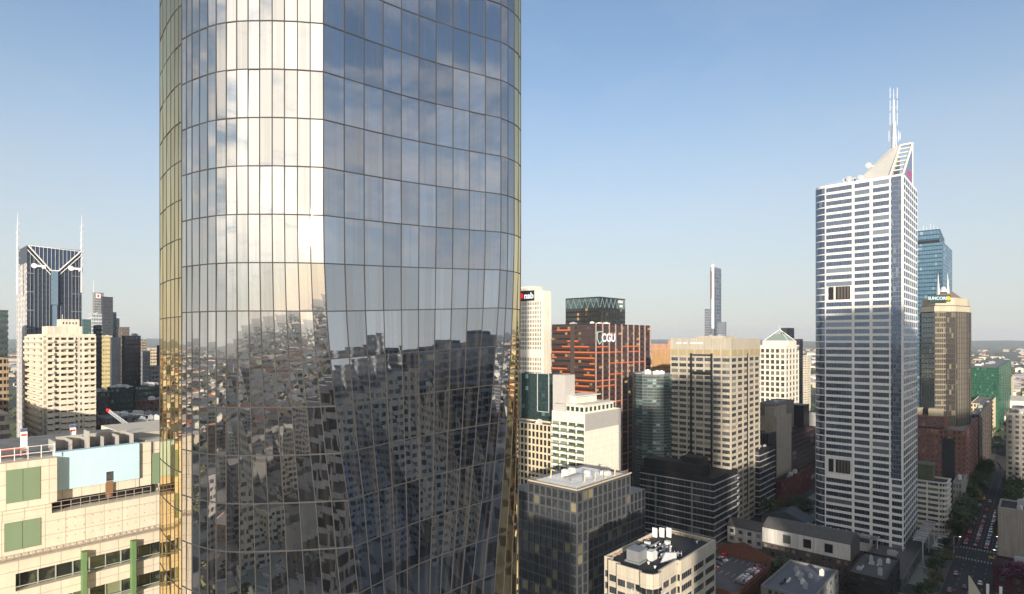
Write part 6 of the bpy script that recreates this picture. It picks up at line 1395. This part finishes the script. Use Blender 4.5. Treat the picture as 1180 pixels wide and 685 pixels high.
# ================================================================== SUBURBS
hw = [plain('house_cream', (0.55, 0.48, 0.38)), plain('house_white', (0.72, 0.68, 0.6))]
def house_geo(mb_w, mb_r, x, y, w, l, h_, rot):
    c_, s_ = math.cos(rot), math.sin(rot)
    def t(u, v, z): return Vector((x+u*c_-v*s_, y+u*s_+v*c_, z))
    mb_w.obox(t(-w/2, -l/2, 0), t(w/2, -l/2, 0)-t(-w/2, -l/2, 0), t(-w/2, l/2, 0)-t(-w/2, -l/2, 0), (0, 0, h_))
    mb_r.hull([t(-w/2-.4, -l/2-.4, h_), t(w/2+.4, -l/2-.4, h_), t(w/2+.4, l/2+.4, h_), t(-w/2-.4, l/2+.4, h_)], [t(-0.2, -l/2, h_+w*0.22), t(0.2, -l/2, h_+w*0.22), t(0.2, l/2, h_+w*0.22), t(-0.2, l/2, h_+w*0.22)])
# individual houses between the towers
protoH = []
roofs = [wall_mat('terracotta_roof', (0.30, 0.13, 0.08)), wall_mat('grey_tin_roof', (0.36, 0.36, 0.37)), wall_mat('pale_tin_roof', (0.42, 0.40, 0.37))]
for i in range(6):
    r_ = root('house', 'house', 'house', (0, 0, 0)); a_, b_ = MB(), MB(); house_geo(a_, b_, 0, 0, 14+i*4, 20+i*7, 6+(i % 3)*3, 0); a_.obj('wall', hw[i % 2], r_); b_.obj('roof', roofs[i % 3], r_); protoH.append([r_, False])
def put_house(i, p, rot):
    pr_, us_ = protoH[i]; o_ = copy_tree(pr_) if us_ else pr_; protoH[i][1] = True
    o_.location = (p[0], p[1], 0); o_.rotation_euler = (0, 0, rot); o_['group'] = 'suburban roofs beyond the city'
    o_['label'] = ['low house with a terracotta roof in the suburb beyond the towers', 'low building with a grey tin roof in the suburb beyond the towers', 'low building with a pale tin roof in the suburb beyond the towers'][i % 3]; return o_
rg = random.Random(5)
for q in range(130):
    x = rg.uniform(1100, 1180); D = rg.uniform(640, 1500); 
    if 1112 < x < 1166 and D < 800: continue
    a_ = P(x, D).dot(d1)
    if 8 < a_ < 42: continue
    put_house(q % 6, P(x, D), a2+rg.choice((0, math.pi/2)))
for q in range(60):
    x = rg.uniform(95, 200); D = rg.uniform(950, 1800); put_house(q % 6, P(x, D), a2+rg.choice((0, math.pi/2)))
wms_ = [MB(), MB()]; rfs_ = [MB(), MB(), MB()]
for q in range(9000):
    rr = 700*math.exp(rg.random()*2.55); ang = rg.uniform(-180, 180); x, y = math.sin(R(ang))*rr, math.cos(R(ang))*rr
    if y > 0 and abs(x/y) < 0.95 and rr < 1500: continue
    s_ = 1+rr/4000
    house_geo(wms_[q % 2], rfs_[q % 3], x, y, rg.uniform(9, 22)*s_, rg.uniform(12, 40)*s_, rg.choice((5, 6, 8, 12, 14)), a2+rg.choice((0, math.pi/2)))
for i, m in enumerate(wms_): o = m.obj('suburb_houses', hw[i]); o['kind'] = 'stuff'; o['label'] = 'distant suburban house walls to the horizon'
for i, m in enumerate(rfs_): o = m.obj('suburb_roofs', roofs[i]); o['kind'] = 'stuff'; o['label'] = 'distant suburban roofs to the horizon'
m = MB()
for q in range(9000):
    rr = 620*math.exp(rg.random()*2.7); ang = rg.uniform(-180, 180); x, y = math.sin(R(ang))*rr, math.cos(R(ang))*rr
    s0_ = 1+rr/2500
    for t in range(5):
        v = Vector((rg.gauss(0, 5), rg.gauss(0, 5), abs(rg.gauss(5, 2.5))))*s0_; s_ = rg.uniform(2, 4.5)*s0_; v.z = min(v.z, 16)
        a_ = Vector((rg.gauss(0, 1), rg.gauss(0, 1), rg.gauss(0, .5))).normalized(); b_ = a_.orthogonal().normalized(); p_ = Vector((x, y, 0))+v
        m.quad(p_-a_*s_, p_+b_*s_, p_+a_*s_, p_-b_*s_)
o = m.obj('suburb_trees', leaf_mat('suburb_leaves', (0.02, 0.04, 0.015), (0.07, 0.085, 0.035))); o['kind'] = 'stuff'; o['label'] = 'distant suburban tree tops to the horizon'

# ================================================================== HAZE
m = MB(); m.obox((-15500, -15500, -4), (31000, 0, 0), (0, 31000, 0), (0, 0, 334))
hz, nt = newmat('haze_air'); pv = N(nt, 'ShaderNodeVolumePrincipled'); pv.inputs['Color'].default_value = (0.86, 0.92, 1.0, 1); pv.inputs['Density'].default_value = 0.00006; pv.inputs['Anisotropy'].default_value = 0.1
o_ = nt.nodes.new('ShaderNodeOutputMaterial'); nt.links.new(pv.outputs[0], o_.inputs['Volume'])
o = m.obj('haze', hz); o['kind'] = 'stuff'; o['label'] = 'thin haze in the air over the whole city'
print('objects', len(bpy.data.objects))
